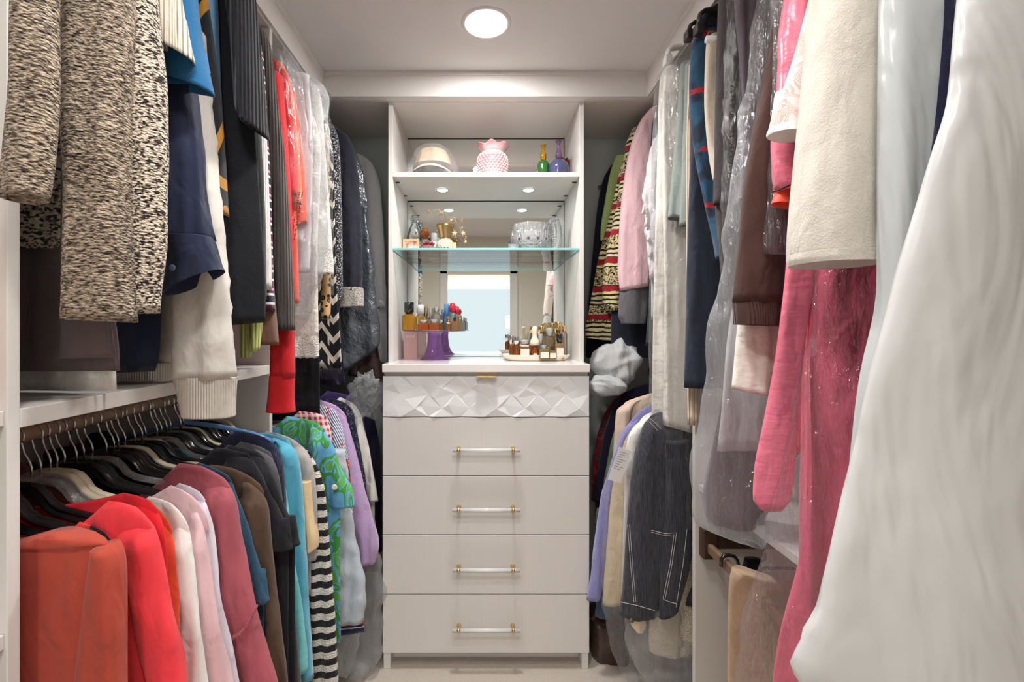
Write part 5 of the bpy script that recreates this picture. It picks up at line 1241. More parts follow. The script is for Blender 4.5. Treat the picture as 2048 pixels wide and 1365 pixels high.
g.part('film', [(832, 1296, 1330), (860, 1262, 1330), (900, 1238, 1330), (940, 1218, 1330), (970, 1212, 1330), (1050, 1208, 1330), (1180, 1204, 1320), (1260, 1216, 1310), (1330, 1236, 1300), (1350, 1245, 1290)], .065, 0, fold=.012, ff=14, wr=.010, wf=8, edge=.005, hem=False, n=80, m=60); g.build()
r = empty('care_tag', P(1240, 930, 1.632), 'white printed paper tag stapled to the film over the camel coat', 'tag')
bm = bmesh.new(); box_bm(bm, -.024, .024, -.0006, .0006, -.064, .060); o = bmesh_obj('paper', bm, M_WHITE, r); o.rotation_euler = (.05, .32, 0)
for i in range(8):
    bm = bmesh.new(); wl = .016-.004*((i*7) % 3); box_bm(bm, -.018, -.018+2*wl, -.0012, -.0007, .044-i*.009, .046-i*.009); q = bmesh_obj('print_line', bm, plain('grey_print', (150, 150, 150), .7), o)
g = Garment('garment_bag', 'clear film trailing below the cream quilted fleece', 'bag', 1.64, FILM3, +1)
g.part('film', [(1210, 1260, 1360), (1280, 1250, 1380), (1330, 1270, 1390), (1362, 1290, 1380)], .05, 0, fold=.016, ff=14, wr=.014, wf=8, hem=False, n=64, m=40); g.build()
g = Garment('quilted_throw', 'cream quilted fleece hanging under the denim skirt', 'throw', 1.60, C['quilt'], +1)
g.part('drape', [(1080, 1335, 1388), (1170, 1318, 1388), (1220, 1302, 1388), (1270, 1297, 1390), (1300, 1298, 1388), (1309, 1310, 1375)], .024, .03, fold=.007, ff=10); g.build()
g = Garment('coat_belt', 'beige buttoned belt tab hanging below the denim jacket', 'belt', 1.60, C['camel'], +1)
g.part('tab', [(1190, 1256, 1282), (1225, 1256, 1284), (1250, 1262, 1292), (1266, 1274, 1286)], .006, 0, fold=.001)
V, Fc = lathe([(.0002, -.002), (.008, -.002), (.009, 0), (.008, .002), (.0002, .001)], 16); b = P(1264, 1242, 1.588)
g.raw('button', [(b[0]+x, b[1]-z, b[2]+y) for x, y, z in V], Fc, plain('taupe_button', (110, 100, 92), .3), sub=0); g.build()
g = Garment('denim_hem', 'grey mesh skirt panel with dark denim border by the right upright', 'skirt', 1.645, C['mesh'], +1)
g.part('panel', [(900, 1360, 1386), (1050, 1368, 1390), (1180, 1364, 1390)], .014, 0, fold=.004)
g.part('border', [(1178, 1362, 1391), (1206, 1361, 1391)], .015, 0, C['jean'], fold=.004); g.build()
# plush throw stuffed above the lower right clothes
g = Garment('plush_throw', 'ice-grey plush throw stuffed above the lower right clothes', 'throw', 2.04, C['fleeceb'], +1)
V, Fc = crumple(P(1232, 730, 2.06), (.110, .080, .115), 'plush1', .16, nk=3); g.raw('fold', V, Fc)
V, Fc = crumple(P(1214, 772, 2.0), (.085, .06, .05), 'plush2', .16, nk=3); g.raw('fold', V, Fc)
g.build()
g = Garment('leather_handbag', 'slouchy dark brown leather bag on the carpet at right of the dresser', 'handbag', 1.98, C['leather'], +1)
g.part('pouch', [(1232, 1182, 1212), (1250, 1180, 1240), (1290, 1181, 1250), (1318, 1190, 1256), (1330, 1200, 1250)], .085, 0, fold=.02, ff=8, wr=.01, wf=5, p=2.6)
V, Fc = sweep([P(1184, 1240, 1.91), P(1196, 1226, 1.90), P(1216, 1236, 1.90), P(1234, 1256, 1.905)], .010, .004, n=8); g.raw('strap', V, Fc); g.build()
# ------------------------------------------------------------------ pull-out trouser rail at right
rl = empty('trouser_rack', (.80, 1.20, .68), 'dark bronze pull-out trouser rail below the large clear bag', 'rack')
def rel(o, x0, x1, y0, y1, z0, z1, mat, nm, bev=.002):
    bm = bmesh.new(); bx, by, bz = o.location; box_bm(bm, x0-bx, x1-bx, y0-by, y1-by, z0-bz, z1-bz, bev); return bmesh_obj(nm, bm, mat, o)
rel(rl, .712, .730, .94, 1.47, .690, .722, M_BRONZE, 'front_rail', .005)
rel(rl, .700, .745, 1.455, 1.490, .670, .765, M_BRONZED, 'end_bracket', .003)
rel(rl, 1.08, 1.10, .94, 1.49, .690, .730, M_BRONZED, 'rear_rail')
rel(rl, .745, 1.10, 1.465, 1.489, .700, .765, M_BRONZED, 'end_rail')
sh2 = box('shelf', XF, XW-.002, .94, 1.491, .880, .902, M_LAM, RC)
panel(XF-.012, XW-.002, .921, .940, 0, .902, '')
for y, lb, key, w_ in ((1.36, 'black trousers on a black hook behind the bronze rail', 'blacktee', .02), (1.20, 'beige slub linen trousers hanging under the bronze rail', 'linen', .02)):
    g = Garment('linen_trousers' if key == 'linen' else 'folded_trousers', lb, 'trousers', y, C[key], +1)
    if key == 'linen': g.part('leg', [(1142, 1470, 1500), (1160, 1462, 1560), (1220, 1458, 1700), (1365, 1457, 1700), (1600, 1462, 1700)], .030, 0, fold=.007, ff=8)
    else: g.part('leg', [(1118, 1490, 1520), (1140, 1484, 1522), (1240, 1480, 1530)], .014, 0, fold=.003)
    g.build()
r = empty('rail_hook', (.72, 1.352, .722), 'black rubber-coated hook looped over the bronze rail', 'hook')
V, Fc = sweep([(-.018, 0, -.018), (-.018, 0, .004), (-.010, 0, .013), (.004, 0, .016), (.020, 0, .012), (.030, 0, .0), (.034, 0, -.022)], .0055, n=8); link('hook_wire', mesh_from('hook_wire', V, Fc), M_BLACKP, r, (0, 0, 0), True)
V, Fc = sweep([(.034, 0, -.022), (.10, 0, -.024), (.20, 0, -.024)], .0045, n=8); link('hook_bar', mesh_from('hook_bar', V, Fc), M_BLACKP, r, (0, 0, 0), True)
r = empty('rail_hook', (.86, 1.40, .775), 'thin black vertical hook behind the bronze rail', 'hook')
V, Fc = sweep([(0, 0, 0), (0, 0, -.04), (.002, 0, -.075), (-.02, 0, -.085)], .004, n=8); link('hook_wire', mesh_from('hook_wire', V, Fc), M_BLACKP, r, (0, 0, 0), True)
# red folded cloth on the near left shelf
g = Garment('folded_cloth', 'bright red folded cloth poking out at the far left shelf', 'cloth', .60, C['red'])
g.raw('cloth', *loft([(ZM+.040, -.95, -.720, .56, .035), (ZM+.036, -1.0, -.692, .56, .05), (ZM+.018, -1.0, -.684, .56, .055), (ZM+.002, -1.0, -.688, .56, .05)], fold=.002, hem=False, seed='redc', n=40, m=12, p=4)); g.build()
# ================================================================== display pieces in the hutch
def lobj(name, prof, mat, parent, loc=(0, 0, 0), n=32, fn=None, smooth=True, rot=None):
    V, Fc = lathe(prof, n, fn); o = link(name, mesh_from(name, V, Fc), mat, parent, loc, smooth)
    if rot: o.rotation_euler = rot
    return o
Z1 = ZSH+.021
def at(px, Y, z): return (PX(px, Y), Y, z)
# hat under clear film
h = empty('sun_hat', at(866, 2.13, Z1), 'beige sun hat with dark band wrapped in clear film on the top shelf', 'hat')
M_STRAW = cloth('natural_straw', (228, 204, 172), 'weave', var=.08)
M_BAND = cloth('dark_hat_band', (96, 84, 78), 'weave')
lobj('crown', [(.001, .158), (.040, .156), (.062, .146), (.078, .115), (.090, .066), (.094, .040), (.001, .040)], M_STRAW, h, n=40)
lobj('band', [(.0945, .036), (.0975, .036), (.0925, .075), (.0895, .075)], M_BAND, h, n=40)
def br(th, i, r, z): return r, z+(.034*max(0, -math.sin(th))**2 if r > .1 else 0)
lobj('brim', [(.090, .030), (.105, .024), (.122, .010), (.126, .006), (.122, .006), (.105, .018), (.090, .024)], M_STRAW, h, n=48, fn=br)
lobj('brim_lining', [(.088, .0235), (.104, .0175), (.120, .0055), (.119, .0045), (.088, .0215)], M_BAND, h, n=48, fn=br)
lobj('wrapping', [(.138, .002), (.134, .022), (.112, .085), (.088, .140), (.055, .166), (.001, .170)], film('hat_film', .10, bscale=30), h, n=40, fn=lambda th, i, r, z: (r*(1+.04*math.sin(5*th)+.02*math.sin(11*th+i)), z))
# hobnail vase
v = empty('hobnail_vase', at(985, 2.12, Z1), 'pink and white hobnail glass vase with ruffled rim', 'vase')
k = N('cranberry_opal_glass'); x_, y_, z_ = k.sep(k.obj())
cs = k.ramp(k.m('MULTIPLY', z_, 5.6), [(0, lin((244, 214, 212))), (.3, lin((232, 160, 160))), (.6, lin((222, 126, 134))), (.78, lin((246, 226, 226))), (.93, lin((232, 150, 160)))])
M_CRAN = k.done(k.bsdf(Base_Color=cs, Roughness=.15, Coat_Weight=.4))
M_OPAL = plain('opal_glass', (246, 222, 222), .25)
vp = [(.040, 0), (.046, .004), (.058, .030), (.068, .062), (.0705, .090), (.066, .114), (.054, .130), (.0505, .138)]
lobj('bowl', vp, M_CRAN, v, n=48)
def ruf(th, i, r, z): a = (i/4.0); return r*(1+.08*a*math.sin(7*th)), z+.006*a*math.sin(7*th+.8)
lobj('ruffled_rim', [(.0505, .136), (.056, .146), (.064, .156), (.071, .163), (.073, .167), (.068, .164), (.058, .154), (.049, .142)], M_CRAN, v, n=72, fn=lambda th, i, r, z: ruf(th, min(i, 8-i), r, z))
hb = []
for i in range(11):
    z = .010+i*.0112; r = pchip([p[1] for p in vp], [p[0] for p in vp], np.array([z]))[0]
    for j in range(26):
        a = 2*math.pi*(j+.5*(i % 2))/26; c, s = math.cos(a), math.sin(a)
        V, Fc = lathe([(.0052, 0), (.0042, .0030), (.0016, .0046)], 6)
        hb.append(([(c*(r+zz)-s*xx, s*(r+zz)+c*xx, z+yy) for xx, yy, zz in V], Fc[:-2]+[Fc[-1]]))
V, Fc = join_vf(hb); o = link('hobnails', mesh_from('hobnails', V, Fc), M_OPAL, v, (0, 0, 0), True); o['kind'] = 'stuff'
# coloured glass on the right of the top shelf
b = empty('glass_bottle', at(1086.5, 2.08, Z1), 'green glass bottle with slender yellow neck', 'bottle')
lobj('body', [(.026, 0), (.0265, .004), (.0265, .070), (.022, .082), (.011, .088)], glass('green_glass', (96, 176, 92), body=.25), b)
lobj('neck', [(.011, .087), (.0145, .100), (.014, .112), (.0085, .128), (.0075, .142), (.013, .155), (.0145, .159), (.010, .160), (.006, .150)], glass('yellow_glass', (238, 190, 40), body=.25), b)
b = empty('glass_bottle', at(1117.5, 2.07, Z1), 'round violet-blue glass bottle with slim purple neck', 'bottle')
lobj('body', [(.030, 0), (.043, .018), (.0475, .044), (.042, .068), (.026, .084), (.012, .090)], glass('violet_glass', (146, 150, 206), body=.22), b)
lobj('neck', [(.012, .089), (.016, .104), (.013, .120), (.0085, .138), (.0085, .158), (.014, .170), (.017, .173), (.012, .174), (.007, .165)], glass('mauve_glass', (184, 140, 186), body=.25), b)
b = empty('ruffled_vase', at(1127, 2.22, Z1), 'small dark red ruffled glass vase behind the violet bottle', 'vase')
lobj('bowl', [(.022, 0), (.030, .02), (.034, .06), (.030, .10), (.032, .115), (.038, .138), (.034, .136), (.026, .11)], glass('ruby_glass', (128, 20, 34), body=.5), b, n=60, fn=lambda th, i, r, z: (r*(1+.07*math.sin(9*th)*(i/7)), z+.004*math.sin(9*th)*(i > 4)))
# --- glass shelf, left group
Z2 = ZG
fr_ = empty('photo_frame', at(822, 2.195, Z2), 'small pale wooden photo frame on the glass shelf', 'frame')
M_PINE = plain('pale_pine', (232, 196, 150), .5, var=.08, bscale=60)
for nm, x0, x1, z0, z1 in (('frame_rail', -.039, .039, .068, .080), ('frame_rail', -.039, .039, 0, .012), ('frame_rail', -.039, -.027, .012, .068), ('frame_rail', .027, .039, .012, .068)):
    bm = bmesh.new(); box_bm(bm, x0, x1, -.006, .006, z0, z1, .0015); bmesh_obj(nm, bm, M_PINE, fr_)
k = N('blurred_portrait'); k_f = k.noise(k.mul(k.obj(), (1, 1, 1)), 38, 1)
M_PHOTO = k.done(k.bsdf(Base_Color=k.ramp(k_f, [(.35, lin((244, 236, 236))), (.5, lin((236, 212, 202))), (.62, lin((220, 120, 84)))]), Roughness=.3))
bm = bmesh.new(); box_bm(bm, -.027, .027, -.001, .002, .012, .068); bmesh_obj('picture', bm, M_PHOTO, fr_)
bm = bmesh.new(); box_bm(bm, -.006, .006, .006, .03, 0, .05, .001); bmesh_obj('stand', bm, M_PINE, fr_)
b = empty('shell_bottle', at(829, 2.275, Z2), 'clear conical bottle of seashells with crystal stopper and black-edged label', 'bottle')
lobj('bottle_glass', [(.042, 0), (.045, .006), (.044, .080), (.036, .118), (.020, .158), (.013, .172), (.016, .178)], glass('flask_glass', (248, 251, 251), body=.10), b)
lobj('stopper', [(.010, .176), (.012, .182), (.020, .190), (.020, .204), (.015, .212), (.001, .213)], glass('stopper_crystal', (232, 242, 244), facet=.004, fscale=160, body=.15), b, n=10, smooth=False)
random.seed(5)
sh = []
for i in range(16):
    z = .014+.10*random.random(); rr = (.030 if z < .07 else .018)*random.random()**.5; a = random.random()*6.28
    V, Fc = lathe([(.001, -.009), (.008, -.006), (.011, 0), (.007, .007), (.001, .012)], 8); cx_, cy_ = rr*math.cos(a), rr*math.sin(a)
    sh.append(([(x+cx_, y+cy_, zz+z) for x, y, zz in V], Fc))
V, Fc = join_vf(sh); link('shells', mesh_from('shells', V, Fc), plain('seashell', (236, 214, 192), .5, var=.15, bscale=60), b, (0, 0, 0), True)
bm = bmesh.new(); box_bm(bm, .000, .044, -.049, -.047, .046, .076, .0005); lb = bmesh_obj('label_plate', bm, plain('label_black', (40, 38, 36), .5), b)
bm = bmesh.new(); box_bm(bm, .003, .041, -.0495, -.0488, .049, .073); bmesh_obj('label_paper', bm, plain('label_cream', (224, 216, 196), .6), lb)
def text_mesh(txt, size, name):
    cu = bpy.data.curves.new(name, 'FONT'); cu.body = txt; cu.size = size; cu.extrude = .0002; cu.align_x = 'CENTER'; cu.align_y = 'CENTER'
    ob = bpy.data.objects.new(name, cu); COL.objects.link(ob); dg = bpy.context.evaluated_depsgraph_get()
    me = bpy.data.meshes.new_from_object(ob.evaluated_get(dg)); bpy.data.objects.remove(ob); bpy.data.curves.remove(cu); return me
tm = text_mesh('TYLER', .0115, 'lettering')
o = link('lettering', tm, plain('label_ink', (50, 46, 40), .6), lb, (.022, -.0498, .062)); o.rotation_euler = (math.pi/2, 0, 0)
b = empty('perfume_bottle', at(850, 2.235, Z2), 'bottle with amber glass ball stopper behind the red ruffled jar', 'bottle')
lobj('body', [(.020, 0), (.022, .004), (.022, .080), (.008, .090)], glass('pale_flask', (240, 238, 232), body=.25), b)
lobj('ball_stopper', [(.001, .088), (.016, .094), (.025, .114), (.020, .132), (.009, .140), (.001, .141)], glass('amber_ball', (206, 120, 54), body=.45), b)
b = empty('perfume_bottle', at(868, 2.295, Z2), 'white faceted bottle with white cap behind the brass vase', 'bottle')
lobj('body', [(.030, 0), (.038, .02), (.036, .055), (.020, .085), (.012, .09)], M_OPAL, b, n=12, smooth=False)
lobj('cap', [(.014, .088), (.016, .092), (.016, .125), (.013, .128)], M_WHITE, b, n=8, smooth=False)
b = empty('ruffled_jar', at(856, 2.12, Z2), 'small cut-glass jar with red ruffled rim and heart cuts', 'jar')
lobj('body', [(.018, 0), (.027, .006), (.031, .018), (.028, .030), (.024, .034)], glass('cut_glass', (236, 220, 226), facet=.006, fscale=110, body=.2), b, n=24)
lobj('ruffled_rim', [(.024, .033), (.028, .038), (.031, .044), (.029, .046), (.022, .040)], glass('red_rim_glass', (204, 40, 52), body=.5), b, n=48, fn=lambda th, i, r, z: (r*(1+.08*math.sin(7*th)), z+.003*math.sin(7*th+1)))
hm = []
for j in range(9):
    a = 2*math.pi*j/9; c, s = math.cos(a), math.sin(a); Vh = [(-.0035, .003), (0, -.005), (.0035, .003), (.0018, .0048), (0, .003), (-.0018, .0048)]
    hm.append(([(c*.0312-s*u, s*.0312+c*u, .018+w2) for u, w2 in Vh]+[(c*.029-s*u, s*.029+c*u, .018+w2) for u, w2 in Vh], [(0, 1, 2, 3, 4, 5), (11, 10, 9, 8, 7, 6)]+[(q, (q+1) % 6, 6+(q+1) % 6, 6+q) for q in range(6)]))
V, Fc = join_vf(hm); link('heart_cuts', mesh_from('heart_cuts', V, Fc), glass('heart_red', (150, 30, 60), body=.6), b)
b = empty('brass_vase', at(891, 2.17, Z2), 'antique brass vase with flared cup and beaded white body', 'vase')
M_BRASS = plain('antique_brass', (196, 166, 118), .28, metal=.9)
lobj('cup', [(.024, .072), (.027, .080), (.032, .104), (.041, .130), (.046, .141), (.043, .140), (.028, .104)], M_BRASS, b, n=36)
lobj('body', [(.026, 0), (.040, .012), (.048, .032), (.042, .056), (.028, .072)], plain('pearl_beads', (232, 222, 202), .3, bumpy=.012, bscale=130, metal=.2), b)
lobj('collar', [(.026, .066), (.0285, .069), (.0285, .074), (.025, .077)], M_BRASS, b)
bd = []
for j in range(20):
    a = 2*math.pi*j/20; V, Fc = lathe([(.001, -.004), (.004, 0), (.001, .004)], 6); bd.append(([(x+.0475*math.cos(a), y+.0475*math.sin(a), z+.026) for x, y, z in V], Fc))
V, Fc = join_vf(bd); link('bead_row', mesh_from('bead_row', V, Fc), plain('dark_beads', (74, 52, 44), .3), b, (0, 0, 0), True)
sp = empty('star_spray', at(893, 2.17, Z2+.10), 'spray of little gold stars on wires in the brass vase', 'ornament')
M_STAR = plain('matte_gold_star', (214, 184, 140), .5, metal=.3)
for i, (px, py, yy, sz) in enumerate(((857, 424, 2.14, .016), (881, 428, 2.15, .017), (902.5, 442, 2.18, .013), (924, 441, 2.14, .015), (909, 467, 2.13, .015), (927, 467, 2.14, .014), (931, 483, 2.15, .011), (924, 456, 2.16, .010))):
    e = Vector(P(px, py, yy))-sp.location
    st = (.008*math.cos(i*1.3), .008*math.sin(i*1.3), .036)
    mid = (e.x*.45, e.y*.4, max(e.z, .05)+.018)
    V, Fc = sweep([st, ((st[0]+mid[0])/2, (st[1]+mid[1])/2, (.036+mid[2])*.55), mid, tuple(e)], .0009, n=5)
    wv = link('wire', mesh_from('wire', V, Fc), M_STAR, sp, (0, 0, 0), True)
    SV = []
    for d in (-.0015, .0015):
        for q in range(10):
            r = sz if q % 2 == 0 else sz*.42; a = math.pi/2+q*math.pi/5+.3*i; SV.append((r*math.cos(a)*(.75 if i % 3 == 0 else 1), d, r*math.sin(a)))
    SV += [(0, -.004, 0), (0, .004, 0)]
    SF = [(20, q, (q+1) % 10) for q in range(10)]+[(21, 10+(q+1) % 10, 10+q) for q in range(10)]+[(q, 10+q, 10+(q+1) % 10, (q+1) % 10) for q in range(10)]
    link('star', mesh_from('star', SV, SF), M_STAR, wv, tuple(e))
b = empty('wooden_block', at(905.5, 2.10, Z2), 'small two-part pale wooden block beside the brass vase', 'ornament')
for x0, x1 in ((-.0165, -.0015), (.0015, .0165)):
    bm = bmesh.new(); box_bm(bm, x0, x1, -.01, .01, 0, .052 if x0 < 0 else .044, .0015); bmesh_obj('post', bm, M_PINE, b)
# --- glass shelf, right group
M_CRYS = glass('cut_crystal', (250, 252, 253), facet=.003, fscale=90, body=.22)
b = empty('crystal_bowl', at(1062, 2.165, Z2), 'diamond-cut crystal bowl on the glass shelf', 'bowl')
def cut(th, i, r, z): return (r*(1+.035*(abs(math.sin(11*th+i*.9))-.5)) if 1 <= i <= 6 else r), z
lobj('bowl_wall', [(.050, 0), (.074, .012), (.090, .034), (.096, .056), (.096, .078), (.094, .096), (.094, .110), (.096, .136), (.093, .136), (.090, .110), (.086, .06), (.055, .018)], M_CRYS, b, n=66, fn=cut, smooth=False)
dm = []
for j in range(14):
    a = 2*math.pi*j/14; c, s = math.cos(a), math.sin(a); q = [(-.0085, 0), (0, -.0075), (.0085, 0), (0, .0075)]
    dm.append(([(c*.0985-s*u, s*.0985+c*u, .062+w2) for u, w2 in q]+[(c*.102, s*.102, .062)], [(0, 1, 4), (1, 2, 4), (2, 3, 4), (3, 0, 4), (3, 2, 1, 0)]))
V, Fc = join_vf(dm); link('diamond_cuts', mesh_from('diamond_cuts', V, Fc), glass('smoky_cut', (150, 126, 126), body=.5), b)
b = empty('crystal_vase', at(1108, 2.20, Z2), 'tall shell-shaped crystal vase beside the bowl', 'vase')
lobj('vase_wall', [(.022, 0), (.030, .008), (.034, .06), (.038, .10), (.036, .14), (.026, .17), (.010, .188), (.001, .190)], M_CRYS, b, n=40, fn=lambda th, i, r, z: (r*(.8+.25*abs(math.cos(5*th))), z), smooth=False)
b = empty('crystal_dish', at(1027, 2.10, Z2), 'little cut-crystal dish left of the crystal bowl', 'dish')
lobj('dish_wall', [(.014, 0), (.020, .008), (.024, .030), (.025, .036), (.022, .034), (.016, .01)], M_CRYS, b, n=24, fn=lambda th, i, r, z: (r*(1+.06*math.cos(12*th)), z), smooth=False)
# --- counter: cake stand
Z3 = ZCT
cs_ = empty('cake_stand', at(869, 2.15, Z3), 'purple glass cake stand holding perfume bottles', 'stand')
M_PURP = glass('purple_glass', (186, 138, 208), body=.4)
lobj('pedestal', [(.066, 0), (.067, .003), (.058, .008), (.046, .022), (.037, .048), (.032, .085), (.031, .110), (.034, .126), (.040, .130)], M_PURP, cs_, n=40, fn=lambda th, i, r, z: (r*(1+.03*math.cos(10*th)), z))
lobj('plate', [(.040, .129), (.10, .131), (.146, .133), (.150, .136), (.146, .138), (.10, .136), (.001, .136)], glass('lilac_glass', (216, 190, 228), body=.15), cs_, n=48)
lobj('collar', [(.030, .1285), (.043, .1285), (.043, .1305), (.030, .1305)], M_OPAL, cs_)
ZP = Z3+.138
bmats = {}
def gm(c, body=.18):
    key = (c, body)
    if key not in bmats: bmats[key] = glass('perfume_glass_%d_%d_%d' % c, c, body=body)
    return bmats[key]
cmats = {'black': M_BLACKP, 'gold': plain('polished_gold', (234, 208, 156), .18, metal=1.0), 'chrome': M_CHROME, 'white': M_WHITE, 'clear': gm((248, 250, 251), .3),
         'blue': plain('blue_cap', (98, 160, 216), .25), 'red': plain('red_cap', (222, 40, 62), .25), 'ivory': plain('ivory_stopper', (238, 222, 198), .4)}
M_PAPER = plain('paper_label', (226, 220, 206), .6)
def bottle(px, ytop, wpx, Y, z0, body, cap, frac, label, shape='square', capw=.6, lab=False, bodyop=.18, glasscol=None):
    hh = PZ(ytop, Y)-z0; wd = wpx*Y/F; r = wd/2
    b = empty('perfume_bottle', at(px, Y, z0), label, 'bottle', 'perfume bottles')
    hb_ = hh*(1-frac); n = 24
    def sq(th, i, rr, z):
        if shape != 'square': return rr, z
        c, s = abs(math.cos(th)), abs(math.sin(th)); f = min(1/max(c, 1e-6), (1/.8)/max(s/.64, 1e-6)); return rr*min(f, 1.22), z
    if shape == 'disc': prof = [(r*.45, 0), (r*.8, hb_*.18), (r, hb_*.5), (r*.8, hb_*.84), (r*.35, hb_)]
    elif shape == 'drop': prof = [(r*.8, 0), (r, hb_*.25), (r*.92, hb_*.6), (r*.5, hb_*.9), (r*.35, hb_)]
    else: prof = [(r*.94, 0), (r, hb_*.05), (r, hb_*.84), (r*.9, hb_*.93), (r*capw*.7, hb_)]
    bo = lobj('bottle_body', prof, gm(body, bodyop), b, n=n, fn=sq, smooth=shape != 'square')
    rc = r*capw
    if cap == 'ball' or cap == 'redball':
        cp = [(rc*.35, hb_), (rc*.8, hb_+hh*frac*.2), (rc, hb_+hh*frac*.55), (rc*.7, hh*.97), (rc*.1, hh)]; cm = cmats['red']
    elif cap == 'ivory': cp = [(rc*1.2, hb_), (rc*.95, hb_+hh*frac*.22), (rc*.5, hb_+hh*frac*.45), (rc*.48, hb_+hh*frac*.6), (rc*.6, hb_+hh*frac*.82), (rc*.45, hh*.985), (rc*.1, hh)]; cm = cmats['ivory']
    else: cp = [(rc*.75, hb_-.0005), (rc*.75, hb_+hh*frac*.12), (rc, hb_+hh*frac*.16), (rc, hh*.985), (rc*.92, hh)]; cm = cmats[cap]
    lobj('cap', cp, cm, b, n=24)
    if lab:
        bm = bmesh.new(); box_bm(bm, -r*.8, r*.8, -r*1.0-.0015, -r*1.0-.0005, hb_*.15, hb_*.7); bmesh_obj('paper_label', bm, M_PAPER, bo)
    return b
bottle(818, 605, 25, 2.085, ZP, (232, 184, 74), 'black', .42, 'amber perfume bottle with black cap at left of cake stand', capw=.78, bodyop=.22)
bottle(841, 610, 17, 2.12, ZP, (236, 214, 130), 'white', .40, 'pale yellow perfume bottle with tall white cap', capw=.95, bodyop=.2)
bottle(853, 611, 7, 2.20, ZP, (226, 200, 150), 'gold', .55, 'thin perfume vial with gold cap behind the white-capped bottle', capw=.8)
bottle(861, 617, 10, 2.20, ZP, (232, 226, 206), 'clear', .5, 'small perfume bottle with clear square cap')
bottle(873, 614, 25, 2.17, ZP, (224, 220, 206), 'clear', .24, 'round disc-shaped clear perfume bottle', 'disc', .4)
bottle(893, 608, 10, 2.21, ZP, (190, 196, 200), 'blue', .45, 'perfume bottle with translucent blue cap', capw=.95)
bottle(905, 606, 15, 2.20, ZP, (226, 226, 220), 'redball', .36, 'perfume bottle topped by a bright red ball', 'round', .95)
bottle(913, 614, 12, 2.23, ZP, (230, 220, 220), 'redball', .30, 'perfume bottle with smaller pinkish red ball stopper', 'round', .9)
bottle(888, 624, 8, 2.25, ZP, (120, 170, 220), 'blue', .4, 'little blue glass perfume bottle', capw=.9)
bottle(847, 640, 22, 2.05, ZP, (226, 130, 60), 'clear', .32, 'low orange perfume bottle with clear stopper, left one', capw=.7, bodyop=.25)
bottle(868, 639, 21, 2.05, ZP, (228, 136, 66), 'clear', .34, 'low orange perfume bottle with clear stopper, right one', capw=.7, bodyop=.25)
bottle(882, 640, 12, 2.06, ZP, (196, 140, 74), 'clear', .35, 'small brown perfume bottle with crystal knob')
bottle(897, 634, 9, 2.06, ZP, (214, 150, 66), 'gold', .4, 'slim amber perfume bottle with gold cap on the stand')
bottle(909.5, 635, 13, 2.06, ZP, (222, 176, 100), 'black', .28, 'small amber perfume bottle with short black cap', capw=.45)
bottle(919, 631, 8, 2.10, ZP, (214, 186, 120), 'gold', .3, 'slender gold-capped perfume bottle at right of cake stand')
bottle(925, 634, 8, 2.15, ZP, (200, 214, 220), 'clear', .3, 'small clear perfume bottle at right edge of cake stand')
# pink carton
c_ = empty('perfume_carton', at(823, 2.205, Z3), 'tall pale pink perfume carton under the cake stand', 'box')
bm = bmesh.new(); box_bm(bm, -.031, .031, -.03, .03, 0, .129, .001); bmesh_obj('carton', bm, plain('pink_card', (232, 190, 178), .5), c_)
bm = bmesh.new(); box_bm(bm, -.022, .022, -.0308, -.0301, .102, .114); bmesh_obj('label_band', bm, plain('pale_gold_card', (238, 216, 196), .4), c_)
# tray with bottles
tr_ = empty('vanity_tray', at(1071, 2.115, Z3), 'oval ivory mirrored vanity tray with beaded rim', 'tray')
def rr_(th, i, r, z):
    c, s = math.cos(th), math.sin(th); f = (abs(c)**3+abs(s)**3)**(-1/3.); return r*f, z
def tray_part(nm, prof, mat, n=64):
    V, Fc = lathe(prof, n, rr_); V = [(x, y*.58, z) for x, y, z in V]; return link(nm, mesh_from(nm, V, Fc), mat, tr_, (0, 0, 0), True)
M_IVT = plain('ivory_lacquer', (240, 228, 212), .3)
tray_part('tray_base', [(.128, 0), (.138, .002), (.150, .016), (.157, .026), (.154, .027), (.146, .018), (.134, .006), (.001, .006)], M_IVT)
tray_part('mirror_plate', [(.132, .0062), (.132, .0072), (.001, .0072)], M_MIRROR)
bd = []
for j in range(110):
    a = 2*math.pi*j/110; f, _ = rr_(a, 0, .154, 0); V, Fc = lathe([(.0008, -.0028), (.0028, 0), (.0008, .0028)], 6)
    bd.append(([(x+f*math.cos(a), y+f*math.sin(a)*.58, z+.0225) for x, y, z in V], Fc))
V, Fc = join_vf(bd); o = link('beading', mesh_from('beading', V, Fc), plain('ivory_beads', (230, 214, 192), .35), tr_, (0, 0, 0), True); o['kind'] = 'stuff'
ZQ = Z3+.008
bottle(1033.5, 674, 11.5, 2.055, ZQ, (196, 120, 54), 'chrome', .36, 'amber perfume bottle with rounded chrome cap', 'round', .9, bodyop=.25)
bottle(1023.5, 672, 10, 2.13, ZQ, (190, 124, 60), 'chrome', .4, 'dark amber perfume bottle with chrome cap at left end of tray', 'round', .9, bodyop=.25)
bottle(1049, 680, 21, 2.06, ZQ, (226, 170, 90), 'clear', .22, 'low amber perfume flacon with paper label and flat stopper', capw=.85, lab=True, bodyop=.2)
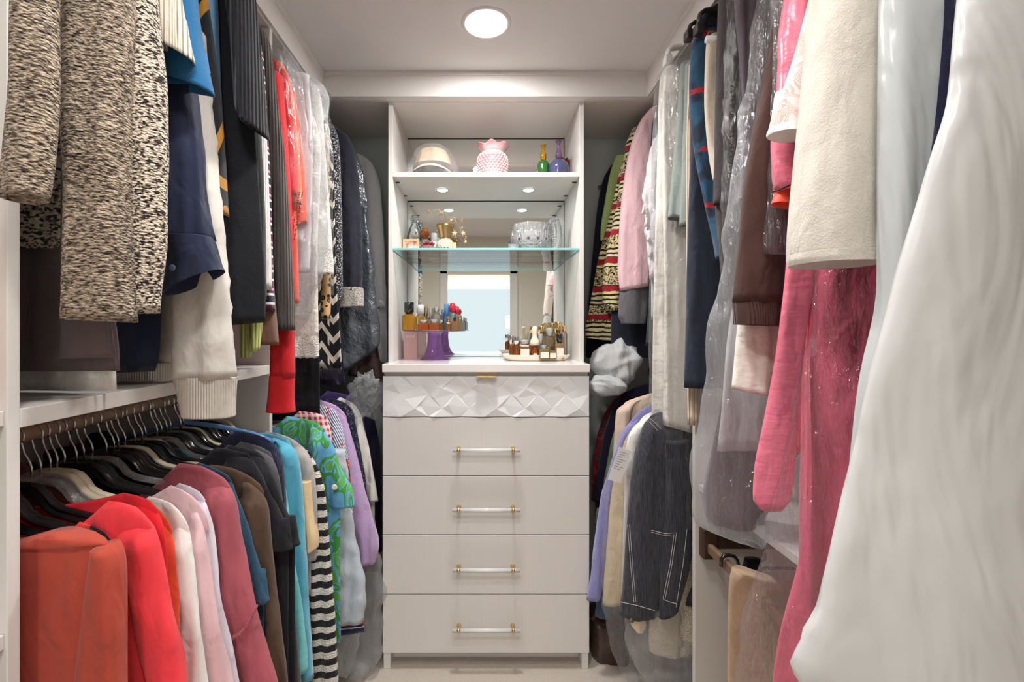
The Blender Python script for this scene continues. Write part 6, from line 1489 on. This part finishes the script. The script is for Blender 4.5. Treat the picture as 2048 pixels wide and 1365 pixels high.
fl = bottle(1069.5, 653, 19, 2.06, ZQ, (214, 118, 46), 'ivory', .58, 'teardrop amber perfume bottle with tall ivory stopper and white flower', 'drop', 1.0, bodyop=.25)
pt = []
for q in range(6):
    a = q*math.pi/3; pt.append(([(.0, -.0215, .018), (.004*math.cos(a-.5)*2, -.0225, .018+.004*math.sin(a-.5)*2), (.011*math.cos(a), -.022, .018+.011*math.sin(a)), (.004*math.cos(a+.5)*2, -.0225, .018+.004*math.sin(a+.5)*2)], [(0, 1, 2, 3)]))
V, Fc = join_vf(pt); link('flower_emblem', mesh_from('flower_emblem', V, Fc), M_WHITE, fl)
bottle(1083, 652, 15, 2.15, ZQ, (228, 220, 196), 'gold', .30, 'clear perfume bottle with square gold cap behind the ivory stopper', capw=.95)
bottle(1081, 668, 13, 2.09, ZQ, (226, 226, 224), 'clear', .45, 'round crystal perfume bottle with ball stopper in middle of tray', 'disc', .8)
bottle(1099, 656, 17, 2.13, ZQ, (216, 196, 160), 'clear', .28, 'pale perfume bottle with wide crystal stopper', capw=.9)
bottle(1105, 646, 14, 2.20, ZQ, (222, 200, 150), 'gold', .28, 'tall gold-capped perfume bottle at back of tray', capw=.9)
bottle(1117, 644, 21, 2.16, ZQ, (230, 222, 206), 'gold', .36, 'tall perfume bottle with thick cylindrical gold cap', 'round', .75)
bottle(1128, 652, 13, 2.12, ZQ, (226, 204, 190), 'gold', .18, 'pale rose perfume bottle at right end of tray', 'round', .8)
bottle(1119, 668, 17, 2.06, ZQ, (232, 206, 150), 'black', .36, 'labelled perfume bottle with black tapered cap', capw=.75, lab=True)
bottle(1088, 690, 20, 2.035, ZQ, (232, 214, 160), 'clear', .25, 'low perfume miniature with white label at front of tray', capw=.5, lab=True)
bottle(1105, 693, 15, 2.035, ZQ, (228, 204, 140), 'black', .28, 'tiny perfume miniature with black cap at front of tray', capw=.4, lab=True)
bottle(1096, 694, 7, 2.06, ZQ, (216, 170, 96), 'gold', .3, 'tiny gold-capped vial between two miniatures')
